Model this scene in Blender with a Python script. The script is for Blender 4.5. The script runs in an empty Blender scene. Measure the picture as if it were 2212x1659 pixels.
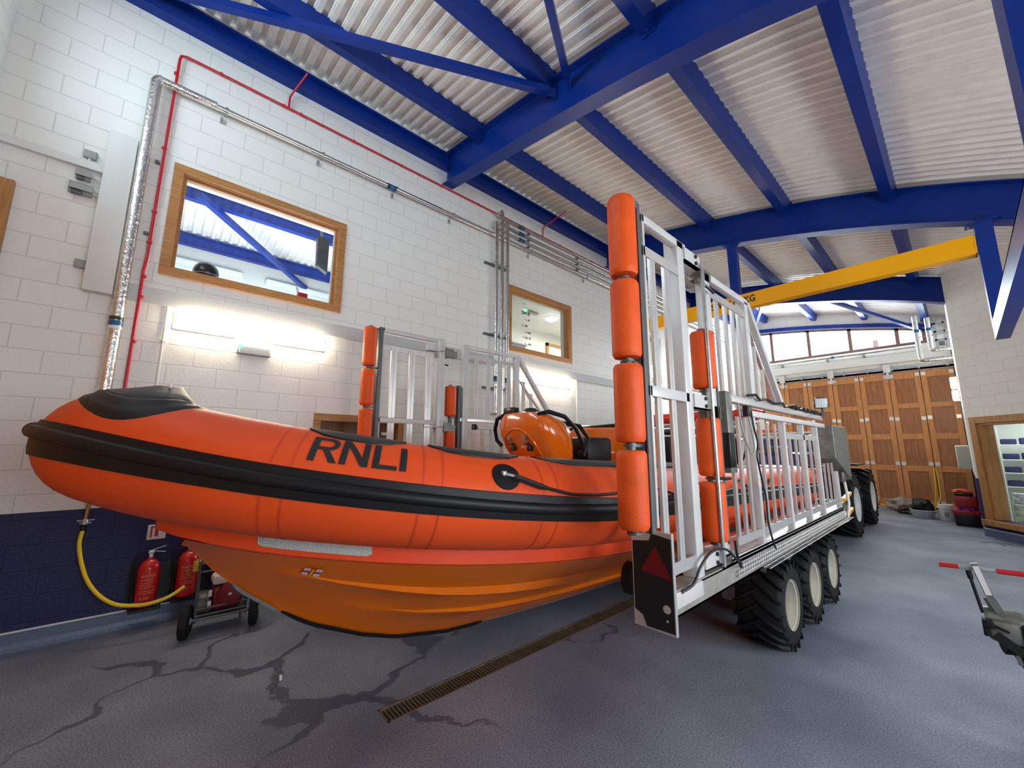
import bpy, bmesh, math, random
from mathutils import Vector, Matrix, noise
random.seed(7)
PI = math.pi
SC = bpy.context.scene
COL = SC.collection

# ------------------------------------------------------------------ camera, world, exposure
cam_d = bpy.data.cameras.new('camera')
cam_d.sensor_width = 36.0
cam_d.lens = 856.0 / 2212.0 * 36.0
cam_d.clip_start = 0.05
cam_d.clip_end = 200
cam = bpy.data.objects.new('camera', cam_d)
COL.objects.link(cam)
# columns: camera right, up, backward in world space
RT = Vector((0.66517, 0.74668, 0.004525))
DN = Vector((-0.115481, 0.108859, -0.987327))
FW = Vector((-0.737708, 0.656218, 0.158637))
M = Matrix(((RT.x, -DN.x, -FW.x, 0), (RT.y, -DN.y, -FW.y, 0), (RT.z, -DN.z, -FW.z, 1.8), (0, 0, 0, 1)))
cam.matrix_world = M
SC.camera = cam
SC.view_settings.view_transform = 'Standard'
SC.view_settings.look = 'None'
SC.view_settings.gamma = 1.0
SC.view_settings.use_curve_mapping = False
SC.view_settings.exposure = 0.74

w = bpy.data.worlds.new('world')
SC.world = w
w.use_nodes = True
wb = w.node_tree.nodes['Background']
wb.inputs[0].default_value = (0.80, 0.90, 1.0, 1)
wb.inputs[1].default_value = 2.6


def area(name, loc, rot, sx, sy, power, col):
    l = bpy.data.lights.new(name, 'AREA')
    l.shape = 'RECTANGLE'; l.size = sx; l.size_y = sy; l.energy = power; l.color = col
    o = bpy.data.objects.new(name, l); COL.objects.link(o)
    o.location = loc; o.rotation_euler = rot
    return o


# daylight entering through the clerestory over the near doors and the windows of the right bay
area('daylight_near_clerestory', (-2.9, -1.95, 5.55), (math.radians(82), 0, 0), 4.6, 1.0, 98, (0.66, 0.86, 1.0))
area('daylight_far_clerestory', (-2.7, 18.5, 5.8), (math.radians(-78), 0, 0), 4.4, 0.9, 500, (0.85, 0.93, 1.0))
area('daylight_right_window_one', (3.75, 1.6, 2.2), (0, math.radians(96), 0), 1.8, 3.0, 92, (0.90, 0.95, 1.0))
area('daylight_right_window_two', (3.75, 5.6, 2.2), (0, math.radians(96), 0), 1.8, 3.0, 92, (0.90, 0.95, 1.0))

# ------------------------------------------------------------------ helpers
class MB:
    def __init__(s):
        s.v = []; s.f = []; s.sm = []
    def add(s, vs, fs, smooth=False):
        b = len(s.v)
        s.v.extend([tuple(p) for p in vs])
        s.f.extend([tuple(i + b for i in f) for f in fs])
        s.sm.extend([smooth] * len(fs))
        return s
    def box(s, x0, x1, y0, y1, z0, z1, bev=0):
        if x0 > x1: x0, x1 = x1, x0
        if y0 > y1: y0, y1 = y1, y0
        if z0 > z1: z0, z1 = z1, z0
        if bev > 0:
            return s.rbox((x0 + x1) / 2, (y0 + y1) / 2, (z0 + z1) / 2, x1 - x0, y1 - y0, z1 - z0, bev)
        vs = [(x, y, z) for x in (x0, x1) for y in (y0, y1) for z in (z0, z1)]
        return s.add(vs, [(0, 1, 3, 2), (4, 6, 7, 5), (0, 4, 5, 1), (2, 3, 7, 6), (0, 2, 6, 4), (1, 5, 7, 3)])
    def rbox(s, cx, cy, cz, sx, sy, sz, bev, mat=None, seg=2):
        bm = bmesh.new()
        bmesh.ops.create_cube(bm, size=1)
        for v in bm.verts: v.co = Vector((v.co.x * sx, v.co.y * sy, v.co.z * sz))
        bmesh.ops.bevel(bm, geom=list(bm.edges), offset=min(bev, min(sx, sy, sz) * .49), segments=seg, affect='EDGES', profile=.5)
        vs = [v.co.copy() for v in bm.verts]
        if mat: vs = [mat @ v for v in vs]
        vs = [(v.x + cx, v.y + cy, v.z + cz) for v in vs]
        bm.verts.index_update()
        fs = [[v.index for v in f.verts] for f in bm.faces]
        bm.free()
        return s.add(vs, fs, seg > 1)
    def bar(s, p, q, wd, dp, up=(0, 0, 1)):
        p = Vector(p); q = Vector(q); d = (q - p).normalized()
        u = Vector(up)
        if abs(d.dot(u)) > .98: u = Vector((0, 1, 0))
        a = d.cross(u).normalized(); b = a.cross(d).normalized()
        vs = []
        for c in (p, q):
            for i, j in ((-1, -1), (1, -1), (1, 1), (-1, 1)):
                vs.append(c + a * (wd / 2 * i) + b * (dp / 2 * j))
        return s.add(vs, [(3, 2, 1, 0), (4, 5, 6, 7), (0, 1, 5, 4), (1, 2, 6, 5), (2, 3, 7, 6), (3, 0, 4, 7)])
    def tube(s, pts, r, n=12, closed=False, caps=True):
        pts = [Vector(p) for p in pts]
        rs = r if isinstance(r, (list, tuple)) else [r] * len(pts)
        N = len(pts); T = []
        for i in range(N):
            a = pts[i - 1] if (i > 0 or closed) else pts[i]
            b = pts[(i + 1) % N] if (i < N - 1 or closed) else pts[i]
            T.append((b - a).normalized())
        u = Vector((0, 0, 1)) if abs(T[0].z) < .9 else Vector((1, 0, 0))
        nrm = (u - T[0] * u.dot(T[0])).normalized()
        vs = []
        for i in range(N):
            nrm = (nrm - T[i] * nrm.dot(T[i]))
            if nrm.length < 1e-6: nrm = T[i].orthogonal()
            nrm.normalize()
            b = T[i].cross(nrm)
            for k in range(n):
                a = 2 * PI * k / n
                vs.append(pts[i] + (nrm * math.cos(a) + b * math.sin(a)) * rs[i])
        fs = []
        for i in range(N if closed else N - 1):
            j = (i + 1) % N
            for k in range(n):
                m = (k + 1) % n
                fs.append((i * n + k, i * n + m, j * n + m, j * n + k))
        s.add(vs, fs, True)
        if caps and not closed:
            b0 = len(s.v) - N * n
            s.f.append(tuple(b0 + k for k in reversed(range(n)))); s.sm.append(False)
            s.f.append(tuple(b0 + (N - 1) * n + k for k in range(n))); s.sm.append(False)
        return s
    def cyl(s, p, q, r, n=16):
        return s.tube([p, q], r, n)
    def lathe(s, prof, origin, axis=(0, 0, 1), n=24, caps=True):
        o = Vector(origin); ax = Vector(axis).normalized()
        a = ax.orthogonal().normalized(); b = ax.cross(a)
        vs = []
        for r, h in prof:
            for k in range(n):
                t = 2 * PI * k / n
                vs.append(o + ax * h + (a * math.cos(t) + b * math.sin(t)) * r)
        fs = []
        for i in range(len(prof) - 1):
            for k in range(n):
                m = (k + 1) % n
                fs.append((i * n + k, i * n + m, (i + 1) * n + m, (i + 1) * n + k))
        s.add(vs, fs, True)
        if caps:
            b0 = len(s.v) - len(vs)
            s.f.append(tuple(b0 + k for k in reversed(range(n)))); s.sm.append(False)
            s.f.append(tuple(b0 + (len(prof) - 1) * n + k for k in range(n))); s.sm.append(False)
        return s
    def prism(s, poly, p, q=None, smooth=False):
        """poly: list of 3D points; extruded by vector p"""
        d = Vector(p); n = len(poly)
        vs = [Vector(v) for v in poly] + [Vector(v) + d for v in poly]
        fs = [tuple(reversed(range(n))), tuple(range(n, 2 * n))]
        for i in range(n):
            j = (i + 1) % n
            fs.append((i, j, n + j, n + i))
        return s.add(vs, fs, smooth)
    def grid(s, rows, smooth=True, flip=False):
        n = len(rows[0]); vs = [p for r in rows for p in r]; fs = []
        for i in range(len(rows) - 1):
            for k in range(n - 1):
                q = (i * n + k, i * n + k + 1, (i + 1) * n + k + 1, (i + 1) * n + k)
                fs.append(tuple(reversed(q)) if flip else q)
        return s.add(vs, fs, smooth)
    def build(s, name, mat, parent=None, fix=True, bevel=0, sharp=40):
        me = bpy.data.meshes.new(name)
        off = wloc(parent) if parent else Vector((0, 0, 0))
        me.from_pydata([tuple(Vector(v) - off) for v in s.v], [], s.f)
        me.polygons.foreach_set('use_smooth', s.sm)
        me.update()
        if fix:
            bm = bmesh.new(); bm.from_mesh(me)
            bmesh.ops.recalc_face_normals(bm, faces=bm.faces)
            bm.to_mesh(me); bm.free()
        if any(s.sm):
            try: me.set_sharp_from_angle(angle=math.radians(sharp))
            except Exception: pass
        if mat: me.materials.append(mat)
        o = bpy.data.objects.new(name, me); COL.objects.link(o)
        if parent: o.parent = parent
        if bevel:
            md = o.modifiers.new('bevel', 'BEVEL'); md.width = bevel; md.segments = 2; md.limit_method = 'ANGLE'
        return o


def wloc(o):
    p = Vector((0, 0, 0))
    while o:
        p += o.location; o = o.parent
    return p


def tag(o, label=None, cat=None, group=None, kind=None):
    if label: o['label'] = label
    if cat: o['category'] = cat
    if group: o['group'] = group
    if kind: o['kind'] = kind
    return o


def thing(name, label, cat, loc=(0, 0, 0), group=None):
    o = bpy.data.objects.new(name, None); COL.objects.link(o)
    o.location = loc; o.empty_display_size = .1
    return tag(o, label, cat, group)


def struct(o, label=None):
    return tag(o, label, None, None, 'structure')


def dup(root, delta, label=None, group=None):
    r = root.copy(); COL.objects.link(r); r.location = root.location + Vector(delta)
    if label: r['label'] = label
    if group: r['group'] = group
    for ch in list(root.children):
        c = ch.copy(); COL.objects.link(c); c.parent = r
        for g in list(ch.children):
            d = g.copy(); COL.objects.link(d); d.parent = c
    return r


def smooth(pts, n=6):
    P = [Vector(p) for p in pts]; out = []
    for i in range(len(P) - 1):
        p0 = P[max(i - 1, 0)]; p1 = P[i]; p2 = P[i + 1]; p3 = P[min(i + 2, len(P) - 1)]
        for k in range(n):
            t = k / n; out.append(.5 * ((2 * p1) + (p2 - p0) * t + (2 * p0 - 5 * p1 + 4 * p2 - p3) * t * t + (3 * p1 - p0 - 3 * p2 + p3) * t ** 3))
    out.append(P[-1]); return out


# ------------------------------------------------------------------ materials
def mat(name, col, rough=.5, metal=0.0, bump=0, bscale=30, var=0, vscale=3, col2=None, emit=None, estr=0, spec=.5, coat=0):
    m = bpy.data.materials.new(name); m.use_nodes = True
    nt = m.node_tree; b = nt.nodes['Principled BSDF']
    b.inputs['Roughness'].default_value = rough
    b.inputs['Metallic'].default_value = metal
    b.inputs['Specular IOR Level'].default_value = spec
    if coat: b.inputs['Coat Weight'].default_value = coat; b.inputs['Coat Roughness'].default_value = .08
    c4 = (*col, 1)
    b.inputs['Base Color'].default_value = c4
    tc = nt.nodes.new('ShaderNodeTexCoord')
    if var or col2:
        n = nt.nodes.new('ShaderNodeTexNoise'); n.inputs['Scale'].default_value = vscale; n.inputs['Detail'].default_value = 6
        nt.links.new(tc.outputs['Object'], n.inputs['Vector'])
        r = nt.nodes.new('ShaderNodeValToRGB')
        c2 = col2 if col2 else tuple(c * (1 - var) for c in col)
        r.color_ramp.elements[0].position = .32; r.color_ramp.elements[1].position = .68
        r.color_ramp.elements[0].color = (*c2, 1); r.color_ramp.elements[1].color = c4
        nt.links.new(n.outputs['Fac'], r.inputs['Fac']); nt.links.new(r.outputs['Color'], b.inputs['Base Color'])
    if bump:
        n = nt.nodes.new('ShaderNodeTexNoise'); n.inputs['Scale'].default_value = bscale; n.inputs['Detail'].default_value = 4
        nt.links.new(tc.outputs['Object'], n.inputs['Vector'])
        bp = nt.nodes.new('ShaderNodeBump'); bp.inputs['Strength'].default_value = bump; bp.inputs['Distance'].default_value = .02
        nt.links.new(n.outputs['Fac'], bp.inputs['Height']); nt.links.new(bp.outputs['Normal'], b.inputs['Normal'])
    if emit:
        b.inputs['Emission Color'].default_value = (*emit, 1); b.inputs['Emission Strength'].default_value = estr
    return m


def wood(name, c1, c2, axis='Z', rough=.45, scale=6):
    m = bpy.data.materials.new(name); m.use_nodes = True
    nt = m.node_tree; b = nt.nodes['Principled BSDF']; b.inputs['Roughness'].default_value = rough
    tc = nt.nodes.new('ShaderNodeTexCoord'); mp = nt.nodes.new('ShaderNodeMapping')
    s = {'X': (.6, 9, 9), 'Y': (9, .6, 9), 'Z': (9, 9, .6)}[axis]
    mp.inputs['Scale'].default_value = s
    nt.links.new(tc.outputs['Object'], mp.inputs['Vector'])
    n = nt.nodes.new('ShaderNodeTexNoise'); n.inputs['Scale'].default_value = scale; n.inputs['Detail'].default_value = 8; n.inputs['Distortion'].default_value = .6
    nt.links.new(mp.outputs['Vector'], n.inputs['Vector'])
    r = nt.nodes.new('ShaderNodeValToRGB')
    r.color_ramp.elements[0].position = .35; r.color_ramp.elements[1].position = .65
    r.color_ramp.elements[0].color = (*c2, 1); r.color_ramp.elements[1].color = (*c1, 1)
    nt.links.new(n.outputs['Fac'], r.inputs['Fac']); nt.links.new(r.outputs['Color'], b.inputs['Base Color'])
    bp = nt.nodes.new('ShaderNodeBump'); bp.inputs['Strength'].default_value = .12; bp.inputs['Distance'].default_value = .01
    nt.links.new(n.outputs['Fac'], bp.inputs['Height']); nt.links.new(bp.outputs['Normal'], b.inputs['Normal'])
    return m


def block_wall(name, ax='Y', dado=1.19, paint=(.82, .81, .765), blue=(.005, .007, .075)):
    """painted concrete blocks 450x225, blue painted up to the dado height"""
    m = bpy.data.materials.new(name); m.use_nodes = True
    nt = m.node_tree; b = nt.nodes['Principled BSDF']; b.inputs['Roughness'].default_value = .5
    tc = nt.nodes.new('ShaderNodeTexCoord'); sp = nt.nodes.new('ShaderNodeSeparateXYZ'); cb = nt.nodes.new('ShaderNodeCombineXYZ')
    nt.links.new(tc.outputs['Object'], sp.inputs[0])
    nt.links.new(sp.outputs[ax], cb.inputs['X']); nt.links.new(sp.outputs['Z'], cb.inputs['Y'])
    br = nt.nodes.new('ShaderNodeTexBrick')
    br.inputs['Scale'].default_value = 1; br.inputs['Brick Width'].default_value = .45; br.inputs['Row Height'].default_value = .225
    br.inputs['Mortar Size'].default_value = .007; br.inputs['Mortar Smooth'].default_value = .6; br.offset = .5
    br.inputs['Color1'].default_value = (1, 1, 1, 1); br.inputs['Color2'].default_value = (.985, .985, .985, 1); br.inputs['Mortar'].default_value = (.80, .80, .80, 1)
    nt.links.new(cb.outputs[0], br.inputs['Vector'])
    gt = nt.nodes.new('ShaderNodeMath'); gt.operation = 'GREATER_THAN'; gt.inputs[1].default_value = dado
    nt.links.new(sp.outputs['Z'], gt.inputs[0])
    mx = nt.nodes.new('ShaderNodeMix'); mx.data_type = 'RGBA'
    mx.inputs[6].default_value = (*blue, 1); mx.inputs[7].default_value = (*paint, 1)
    nt.links.new(gt.outputs[0], mx.inputs[0])
    mul = nt.nodes.new('ShaderNodeMix'); mul.data_type = 'RGBA'; mul.blend_type = 'MULTIPLY'; mul.inputs[0].default_value = 1
    nt.links.new(mx.outputs[2], mul.inputs[6]); nt.links.new(br.outputs['Color'], mul.inputs[7])
    nt.links.new(mul.outputs[2], b.inputs['Base Color'])
    n = nt.nodes.new('ShaderNodeTexNoise'); n.inputs['Scale'].default_value = 45; n.inputs['Detail'].default_value = 4
    nt.links.new(tc.outputs['Object'], n.inputs['Vector'])
    inv = nt.nodes.new('ShaderNodeMath'); inv.operation = 'MULTIPLY_ADD'; inv.inputs[1].default_value = -2.2
    nt.links.new(br.outputs['Fac'], inv.inputs[0]); nt.links.new(n.outputs['Fac'], inv.inputs[2])
    bp = nt.nodes.new('ShaderNodeBump'); bp.inputs['Strength'].default_value = .30; bp.inputs['Distance'].default_value = .010
    nt.links.new(inv.outputs[0], bp.inputs['Height']); nt.links.new(bp.outputs['Normal'], b.inputs['Normal'])
    return m


def floor_mat():
    m = bpy.data.materials.new('blue_grey_safety_floor'); m.use_nodes = True
    nt = m.node_tree; b = nt.nodes['Principled BSDF']; L = nt.links.new
    tc = nt.nodes.new('ShaderNodeTexCoord')
    sp = nt.nodes.new('ShaderNodeTexNoise'); sp.inputs['Scale'].default_value = 90; sp.inputs['Detail'].default_value = 3
    L(tc.outputs['Object'], sp.inputs['Vector'])
    r1 = nt.nodes.new('ShaderNodeValToRGB'); e = r1.color_ramp.elements
    e[0].position = .34; e[1].position = .66; e[0].color = (.145, .175, .225, 1); e[1].color = (.305, .345, .41, 1)
    L(sp.outputs['Fac'], r1.inputs['Fac'])
    big = nt.nodes.new('ShaderNodeTexNoise'); big.inputs['Scale'].default_value = .9; big.inputs['Detail'].default_value = 5
    L(tc.outputs['Object'], big.inputs['Vector'])
    r2 = nt.nodes.new('ShaderNodeValToRGB'); e = r2.color_ramp.elements
    e[0].position = .35; e[1].position = .7; e[0].color = (.62, .62, .68, 1); e[1].color = (1.12, 1.08, 1.08, 1)
    L(big.outputs['Fac'], r2.inputs['Fac'])
    mu = nt.nodes.new('ShaderNodeMix'); mu.data_type = 'RGBA'; mu.blend_type = 'MULTIPLY'; mu.inputs[0].default_value = 1
    L(r1.outputs['Color'], mu.inputs[6]); L(r2.outputs['Color'], mu.inputs[7])
    # wet trails: warped cell edges, only inside some patches
    ns = nt.nodes.new('ShaderNodeTexNoise'); ns.inputs['Scale'].default_value = 2.2; ns.inputs['Detail'].default_value = 5
    L(tc.outputs['Object'], ns.inputs['Vector'])
    ad = nt.nodes.new('ShaderNodeMix'); ad.data_type = 'RGBA'; ad.blend_type = 'ADD'; ad.inputs[0].default_value = .9
    L(tc.outputs['Object'], ad.inputs[6]); L(ns.outputs['Color'], ad.inputs[7])
    vo = nt.nodes.new('ShaderNodeTexVoronoi'); vo.feature = 'DISTANCE_TO_EDGE'; vo.inputs['Scale'].default_value = .75
    L(ad.outputs[2], vo.inputs['Vector'])
    n3 = nt.nodes.new('ShaderNodeTexNoise'); n3.inputs['Scale'].default_value = .7; n3.inputs['Detail'].default_value = 2
    mp3 = nt.nodes.new('ShaderNodeMapping'); mp3.inputs['Location'].default_value = (3.1, 7.7, 0)
    L(tc.outputs['Object'], mp3.inputs['Vector']); L(mp3.outputs['Vector'], n3.inputs['Vector'])
    wd = nt.nodes.new('ShaderNodeMapRange'); wd.inputs['From Min'].default_value = .44; wd.inputs['From Max'].default_value = .75
    wd.inputs['To Min'].default_value = 0; wd.inputs['To Max'].default_value = .055
    # the trails stay near where the boat has dripped
    dd = nt.nodes.new('ShaderNodeVectorMath'); dd.operation = 'DISTANCE'; dd.inputs[1].default_value = (-3.6, .95, 0)
    L(tc.outputs['Object'], dd.inputs[0])
    fo = nt.nodes.new('ShaderNodeMapRange'); fo.inputs['From Min'].default_value = .5; fo.inputs['From Max'].default_value = 2.4; fo.inputs['To Min'].default_value = .14; fo.inputs['To Max'].default_value = -.12
    L(dd.outputs['Value'], fo.inputs['Value'])
    sm = nt.nodes.new('ShaderNodeMath'); sm.operation = 'ADD'; L(n3.outputs['Fac'], sm.inputs[0]); L(fo.outputs[0], sm.inputs[1])
    L(sm.outputs[0], wd.inputs['Value'])
    lt = nt.nodes.new('ShaderNodeMath'); lt.operation = 'SUBTRACT'
    L(wd.outputs[0], lt.inputs[0]); L(vo.outputs['Distance'], lt.inputs[1])
    st = nt.nodes.new('ShaderNodeMapRange'); st.inputs['From Min'].default_value = 0; st.inputs['From Max'].default_value = .012
    L(lt.outputs[0], st.inputs['Value'])
    wet = nt.nodes.new('ShaderNodeMix'); wet.data_type = 'RGBA'; wet.blend_type = 'MULTIPLY'
    wet.inputs[7].default_value = (.52, .52, .58, 1)
    L(st.outputs[0], wet.inputs[0]); L(mu.outputs[2], wet.inputs[6])
    L(wet.outputs[2], b.inputs['Base Color'])
    ro = nt.nodes.new('ShaderNodeMapRange'); ro.inputs['To Min'].default_value = .68; ro.inputs['To Max'].default_value = .28
    L(st.outputs[0], ro.inputs['Value']); L(ro.outputs[0], b.inputs['Roughness'])
    bp = nt.nodes.new('ShaderNodeBump'); bp.inputs['Strength'].default_value = .15; bp.inputs['Distance'].default_value = .004
    L(sp.outputs['Fac'], bp.inputs['Height']); L(bp.outputs['Normal'], b.inputs['Normal'])
    b.inputs['Specular IOR Level'].default_value = .3
    return m


def glass_mat(name, tint=(.93, .97, .96)):
    m = bpy.data.materials.new(name); m.use_nodes = True
    nt = m.node_tree; nt.nodes.clear()
    o = nt.nodes.new('ShaderNodeOutputMaterial'); t = nt.nodes.new('ShaderNodeBsdfTransparent'); g = nt.nodes.new('ShaderNodeBsdfGlossy')
    f = nt.nodes.new('ShaderNodeMapRange'); lw = nt.nodes.new('ShaderNodeLayerWeight'); pw = nt.nodes.new('ShaderNodeMath'); pw.operation = 'POWER'; pw.inputs[1].default_value = 5; lw.inputs['Blend'].default_value = .5; nt.links.new(lw.outputs['Facing'], pw.inputs[0]); nt.links.new(pw.outputs[0], f.inputs['Value']); f.inputs['To Min'].default_value = .045; f.inputs['To Max'].default_value = .8; mx = nt.nodes.new('ShaderNodeMixShader')
    t.inputs[0].default_value = (*tint, 1); g.inputs['Roughness'].default_value = .01
    nt.links.new(f.outputs[0], mx.inputs[0]); nt.links.new(t.outputs[0], mx.inputs[1]); nt.links.new(g.outputs[0], mx.inputs[2])
    nt.links.new(mx.outputs[0], o.inputs[0])
    return m


Mt = {}
Mt['wallY'] = block_wall('painted_blockwork', 'Y')
Mt['wallX'] = block_wall('painted_blockwork_end', 'X')
Mt['paint'] = mat('white_emulsion', (.72, .72, .69), .6, bump=.08, bscale=60)
Mt['band'] = mat('painted_concrete_band', (.56, .57, .56), .6, bump=.15, bscale=40)
Mt['floor'] = floor_mat()
Mt['cove'] = mat('blue_vinyl_cove', (.12, .17, .27), .4, bump=.05, bscale=90, var=.3, vscale=60)
Mt['strip'] = mat('white_cap_strip', (.78, .78, .74), .4)
Mt['blue'] = mat('blue_steel_paint', (.003, .030, .25), .36, var=.2, vscale=4, spec=.28)
Mt['deck'] = mat('white_coated_steel_deck', (.90, .86, .82), .45, var=.10, vscale=5)
Mt['yellow'] = mat('yellow_crane_paint', (1.0, .46, .0), .4, spec=.25)
Mt['black'] = mat('black_rubber', (.008, .008, .009), .45, spec=.28, bump=.05, bscale=40)
Mt['blackgloss'] = mat('black_plastic', (.01, .01, .011), .28)
Mt['letter'] = mat('black_lettering', (.012, .012, .015), .5)
Mt['oak'] = wood('oak_joinery', (.50, .24, .075), (.36, .15, .04), 'Y')
Mt['oakv'] = wood('oak_joinery_upright', (.50, .24, .075), (.36, .15, .04), 'Z')
Mt['door'] = wood('iroko_door_boards', (.62, .28, .095), (.46, .19, .06), 'Z', scale=4)
Mt['doorp'] = wood('iroko_door_infill', (.40, .165, .06), (.27, .105, .04), 'Z', scale=4)
Mt['darkwood'] = wood('dark_stained_door', (.20, .09, .035), (.10, .045, .02), 'Z')
Mt['brownfr'] = mat('brown_window_frame', (.21, .115, .09), .5)
Mt['foil'] = mat('crinkled_foil_lagging', (.74, .73, .70), .22, metal=1, bump=.55, bscale=28)
Mt['steel'] = mat('bright_pipe_jacket', (.74, .73, .71), .22, metal=1, bump=.10, bscale=12)
Mt['galv'] = mat('galvanised_steel', (.52, .53, .53), .38, metal=.8, var=.3, vscale=14)
Mt['alu'] = mat('brushed_aluminium', (.76, .75, .73), .34, metal=.65, var=.08, vscale=8)
Mt['white'] = mat('white_painted_aluminium', (.66, .645, .63), .38, metal=.1, var=.10, vscale=7)
Mt['shadealu'] = mat('shaded_grey_chassis', (.36, .34, .31), .5, metal=.2, var=.25, vscale=9)  # grey with the shade of the beam's dark side put into it
Mt['darkst'] = mat('dark_grey_channel', (.13, .14, .14), .45, metal=.4)
Mt['greyst'] = mat('grubby_grey_steel', (.27, .275, .25), .45, metal=.6, var=.35, vscale=16)
Mt['grate'] = mat('stainless_drain', (.36, .31, .23), .4, metal=.7, var=.3, vscale=8)
Mt['pit'] = mat('drain_channel_dark', (.015, .013, .010), .8)
Mt['redpipe'] = mat('red_enamel_pipe', (.50, .012, .028), .3)
Mt['orange'] = mat('orange_tube_fabric', (.80, .086, .014), .45, spec=.3, bump=.04, bscale=150, var=.10, vscale=2.5)
Mt['orange_side'] = mat('orange_gunwale_grp', (.80, .070, .014), .32, coat=.2)
Mt['hull'] = mat('orange_hull_gelcoat', (.80, .165, .001), .34, spec=.3, coat=.1, var=.1, vscale=1.5)
Mt['grp'] = mat('glossy_orange_grp', (.86, .165, .006), .12, coat=.8)
Mt['fender'] = mat('orange_foam_roller', (.84, .10, .010), .5, spec=.3, bump=.12, bscale=70, var=.22, vscale=5)
Mt['reflect'] = mat('silver_reflective_tape', (.50, .53, .50), .35, metal=.3, bump=.5, bscale=160)
Mt['tyre'] = mat('tyre_rubber', (.011, .011, .012), .6, spec=.25, bump=.1, bscale=50)
Mt['rim'] = mat('cream_wheel_rim', (.46, .44, .36), .35)
Mt['rimw'] = mat('white_wheel_disc', (.80, .80, .78), .35)
Mt['lamp'] = mat('lit_diffuser', (.9, .9, .88), .4, emit=(1.0, .85, .64), estr=19.0)
Mt['lampcool'] = mat('lit_round_diffuser', (.9, .9, .88), .4, emit=(.93, .93, 1.0), estr=5.0)
Mt['lampoff'] = mat('unlit_diffuser', (.80, .84, .86), .3)
Mt['plast'] = mat('grey_plastic', (.33, .34, .33), .45)
Mt['whiteplast'] = mat('white_plastic', (.76, .76, .72), .4)
Mt['glass'] = glass_mat('window_glass')
Mt['brass'] = mat('brass_tap', (.45, .30, .10), .35, metal=.9)
Mt['hose'] = mat('yellow_hose', (.88, .62, .02), .4)
Mt['extred'] = mat('fire_extinguisher_red', (.62, .015, .012), .25, coat=.4)
Mt['redcloth'] = mat('red_bag_fabric', (.72, .03, .015), .6, bump=.3, bscale=20)
Mt['redpl'] = mat('red_plastic', (.50, .012, .014), .35)
Mt['bluetape'] = mat('blue_pipe_band', (.005, .12, .30), .4)
Mt['darktape'] = mat('dark_green_pipe_band', (.015, .03, .018), .4)
Mt['cabin'] = mat('navy_coating', (.010, .022, .11), .35)
Mt['cable'] = mat('black_cable', (.01, .01, .01), .45)
Mt['rope'] = mat('yellow_rope', (.85, .60, .02), .7)
# ------------------------------------------------------------------ ROOM SHELL
XL = -5.786; XR = 0.12; YF = 18.0; YN = -1.5; XB = 3.4


def zlo(x): return ((-0.003017563 * x - 0.04116994) * x - 0.3649765) * x + 5.23577795


def zdeck(x): return zlo(x) + .74


# floor
b = MB(); b.box(-12.6, 3.6, -1.7, 18.3, -.12, 0)
b.v = []; b.f = []; b.sm = []
# four slabs around the drain channel slot (x -2.90..-2.74, y 1.35..13)
DX0, DX1, DY0, DY1 = -2.905, -2.735, 1.35, 12.5
b.box(XL - .2, DX0, YN - .2, YF + .2, -.12, 0); b.box(DX1, XB + .2, YN - .2, YF + .2, -.12, 0)
b.box(DX0, DX1, YN - .2, DY0, -.12, 0); b.box(DX0, DX1, DY1, YF + .2, -.12, 0)
struct(b.build('floor', Mt['floor']), 'blue-grey speckled safety floor with dark wet trails')
# drain
d = thing('drain_grating', 'long stainless slotted drain grating let into the floor under the boat', 'drain', (-2.82, 1.35, 0))
p = MB(); p.box(DX0, DX1, DY0, DY1, -.11, -.085); p.build('channel', Mt['pit'], d)
p = MB(); p.box(DX0, DX0 + .014, DY0, DY1, -.03, .001); p.box(DX1 - .014, DX1, DY0, DY1, -.03, .001)
p.box(DX0, DX1, DY0, DY0 + .014, -.03, .001)
p.build('rim', Mt['grate'], d)
p = MB(); y = DY0 + .03
while y < DY1 - .02:
    p.box(DX0 + .014, DX1 - .014, y, y + .014, -.022, -.001); y += .028
p.build('slats', Mt['grate'], d)


def wall_with_holes(name, x0, x1, ya, yb, z0, ztopf, holes, mt, axis='Y', step=.75):
    """wall slab along axis between ya..yb; holes (a0,a1,z0,z1); ztopf(a) gives top"""
    cuts = sorted(set([ya, yb] + [h[0] for h in holes] + [h[1] for h in holes]))
    cuts = [c for c in cuts if ya - 1e-6 <= c <= yb + 1e-6]
    m = MB()
    for a, c in zip(cuts[:-1], cuts[1:]):
        mid = (a + c) / 2
        hs = sorted([(h[2], h[3]) for h in holes if h[0] <= mid <= h[1]])
        z = z0; segs = []
        for h0, h1 in hs:
            if h0 > z: segs.append((z, h0, False))
            z = h1
        segs.append((z, None, True))
        n = max(1, int(math.ceil((c - a) / step)))
        for k in range(n):
            p0 = a + (c - a) * k / n; p1 = a + (c - a) * (k + 1) / n
            for s0, s1, top in segs:
                t0, t1 = (ztopf(p0), ztopf(p1)) if top else (s1, s1)
                if axis == 'Y':
                    vs = [(x0, p0, s0), (x1, p0, s0), (x1, p1, s0), (x0, p1, s0), (x0, p0, t0), (x1, p0, t0), (x1, p1, t1), (x0, p1, t1)]
                else:
                    vs = [(p0, x0, s0), (p0, x1, s0), (p1, x1, s0), (p1, x0, s0), (p0, x0, t0), (p0, x1, t0), (p1, x1, t1), (p1, x0, t1)]
                m.add(vs, [(0, 3, 2, 1), (4, 5, 6, 7), (0, 1, 5, 4), (1, 2, 6, 5), (2, 3, 7, 6), (3, 0, 4, 7)])
    return struct(m.build(name, mt))


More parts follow.
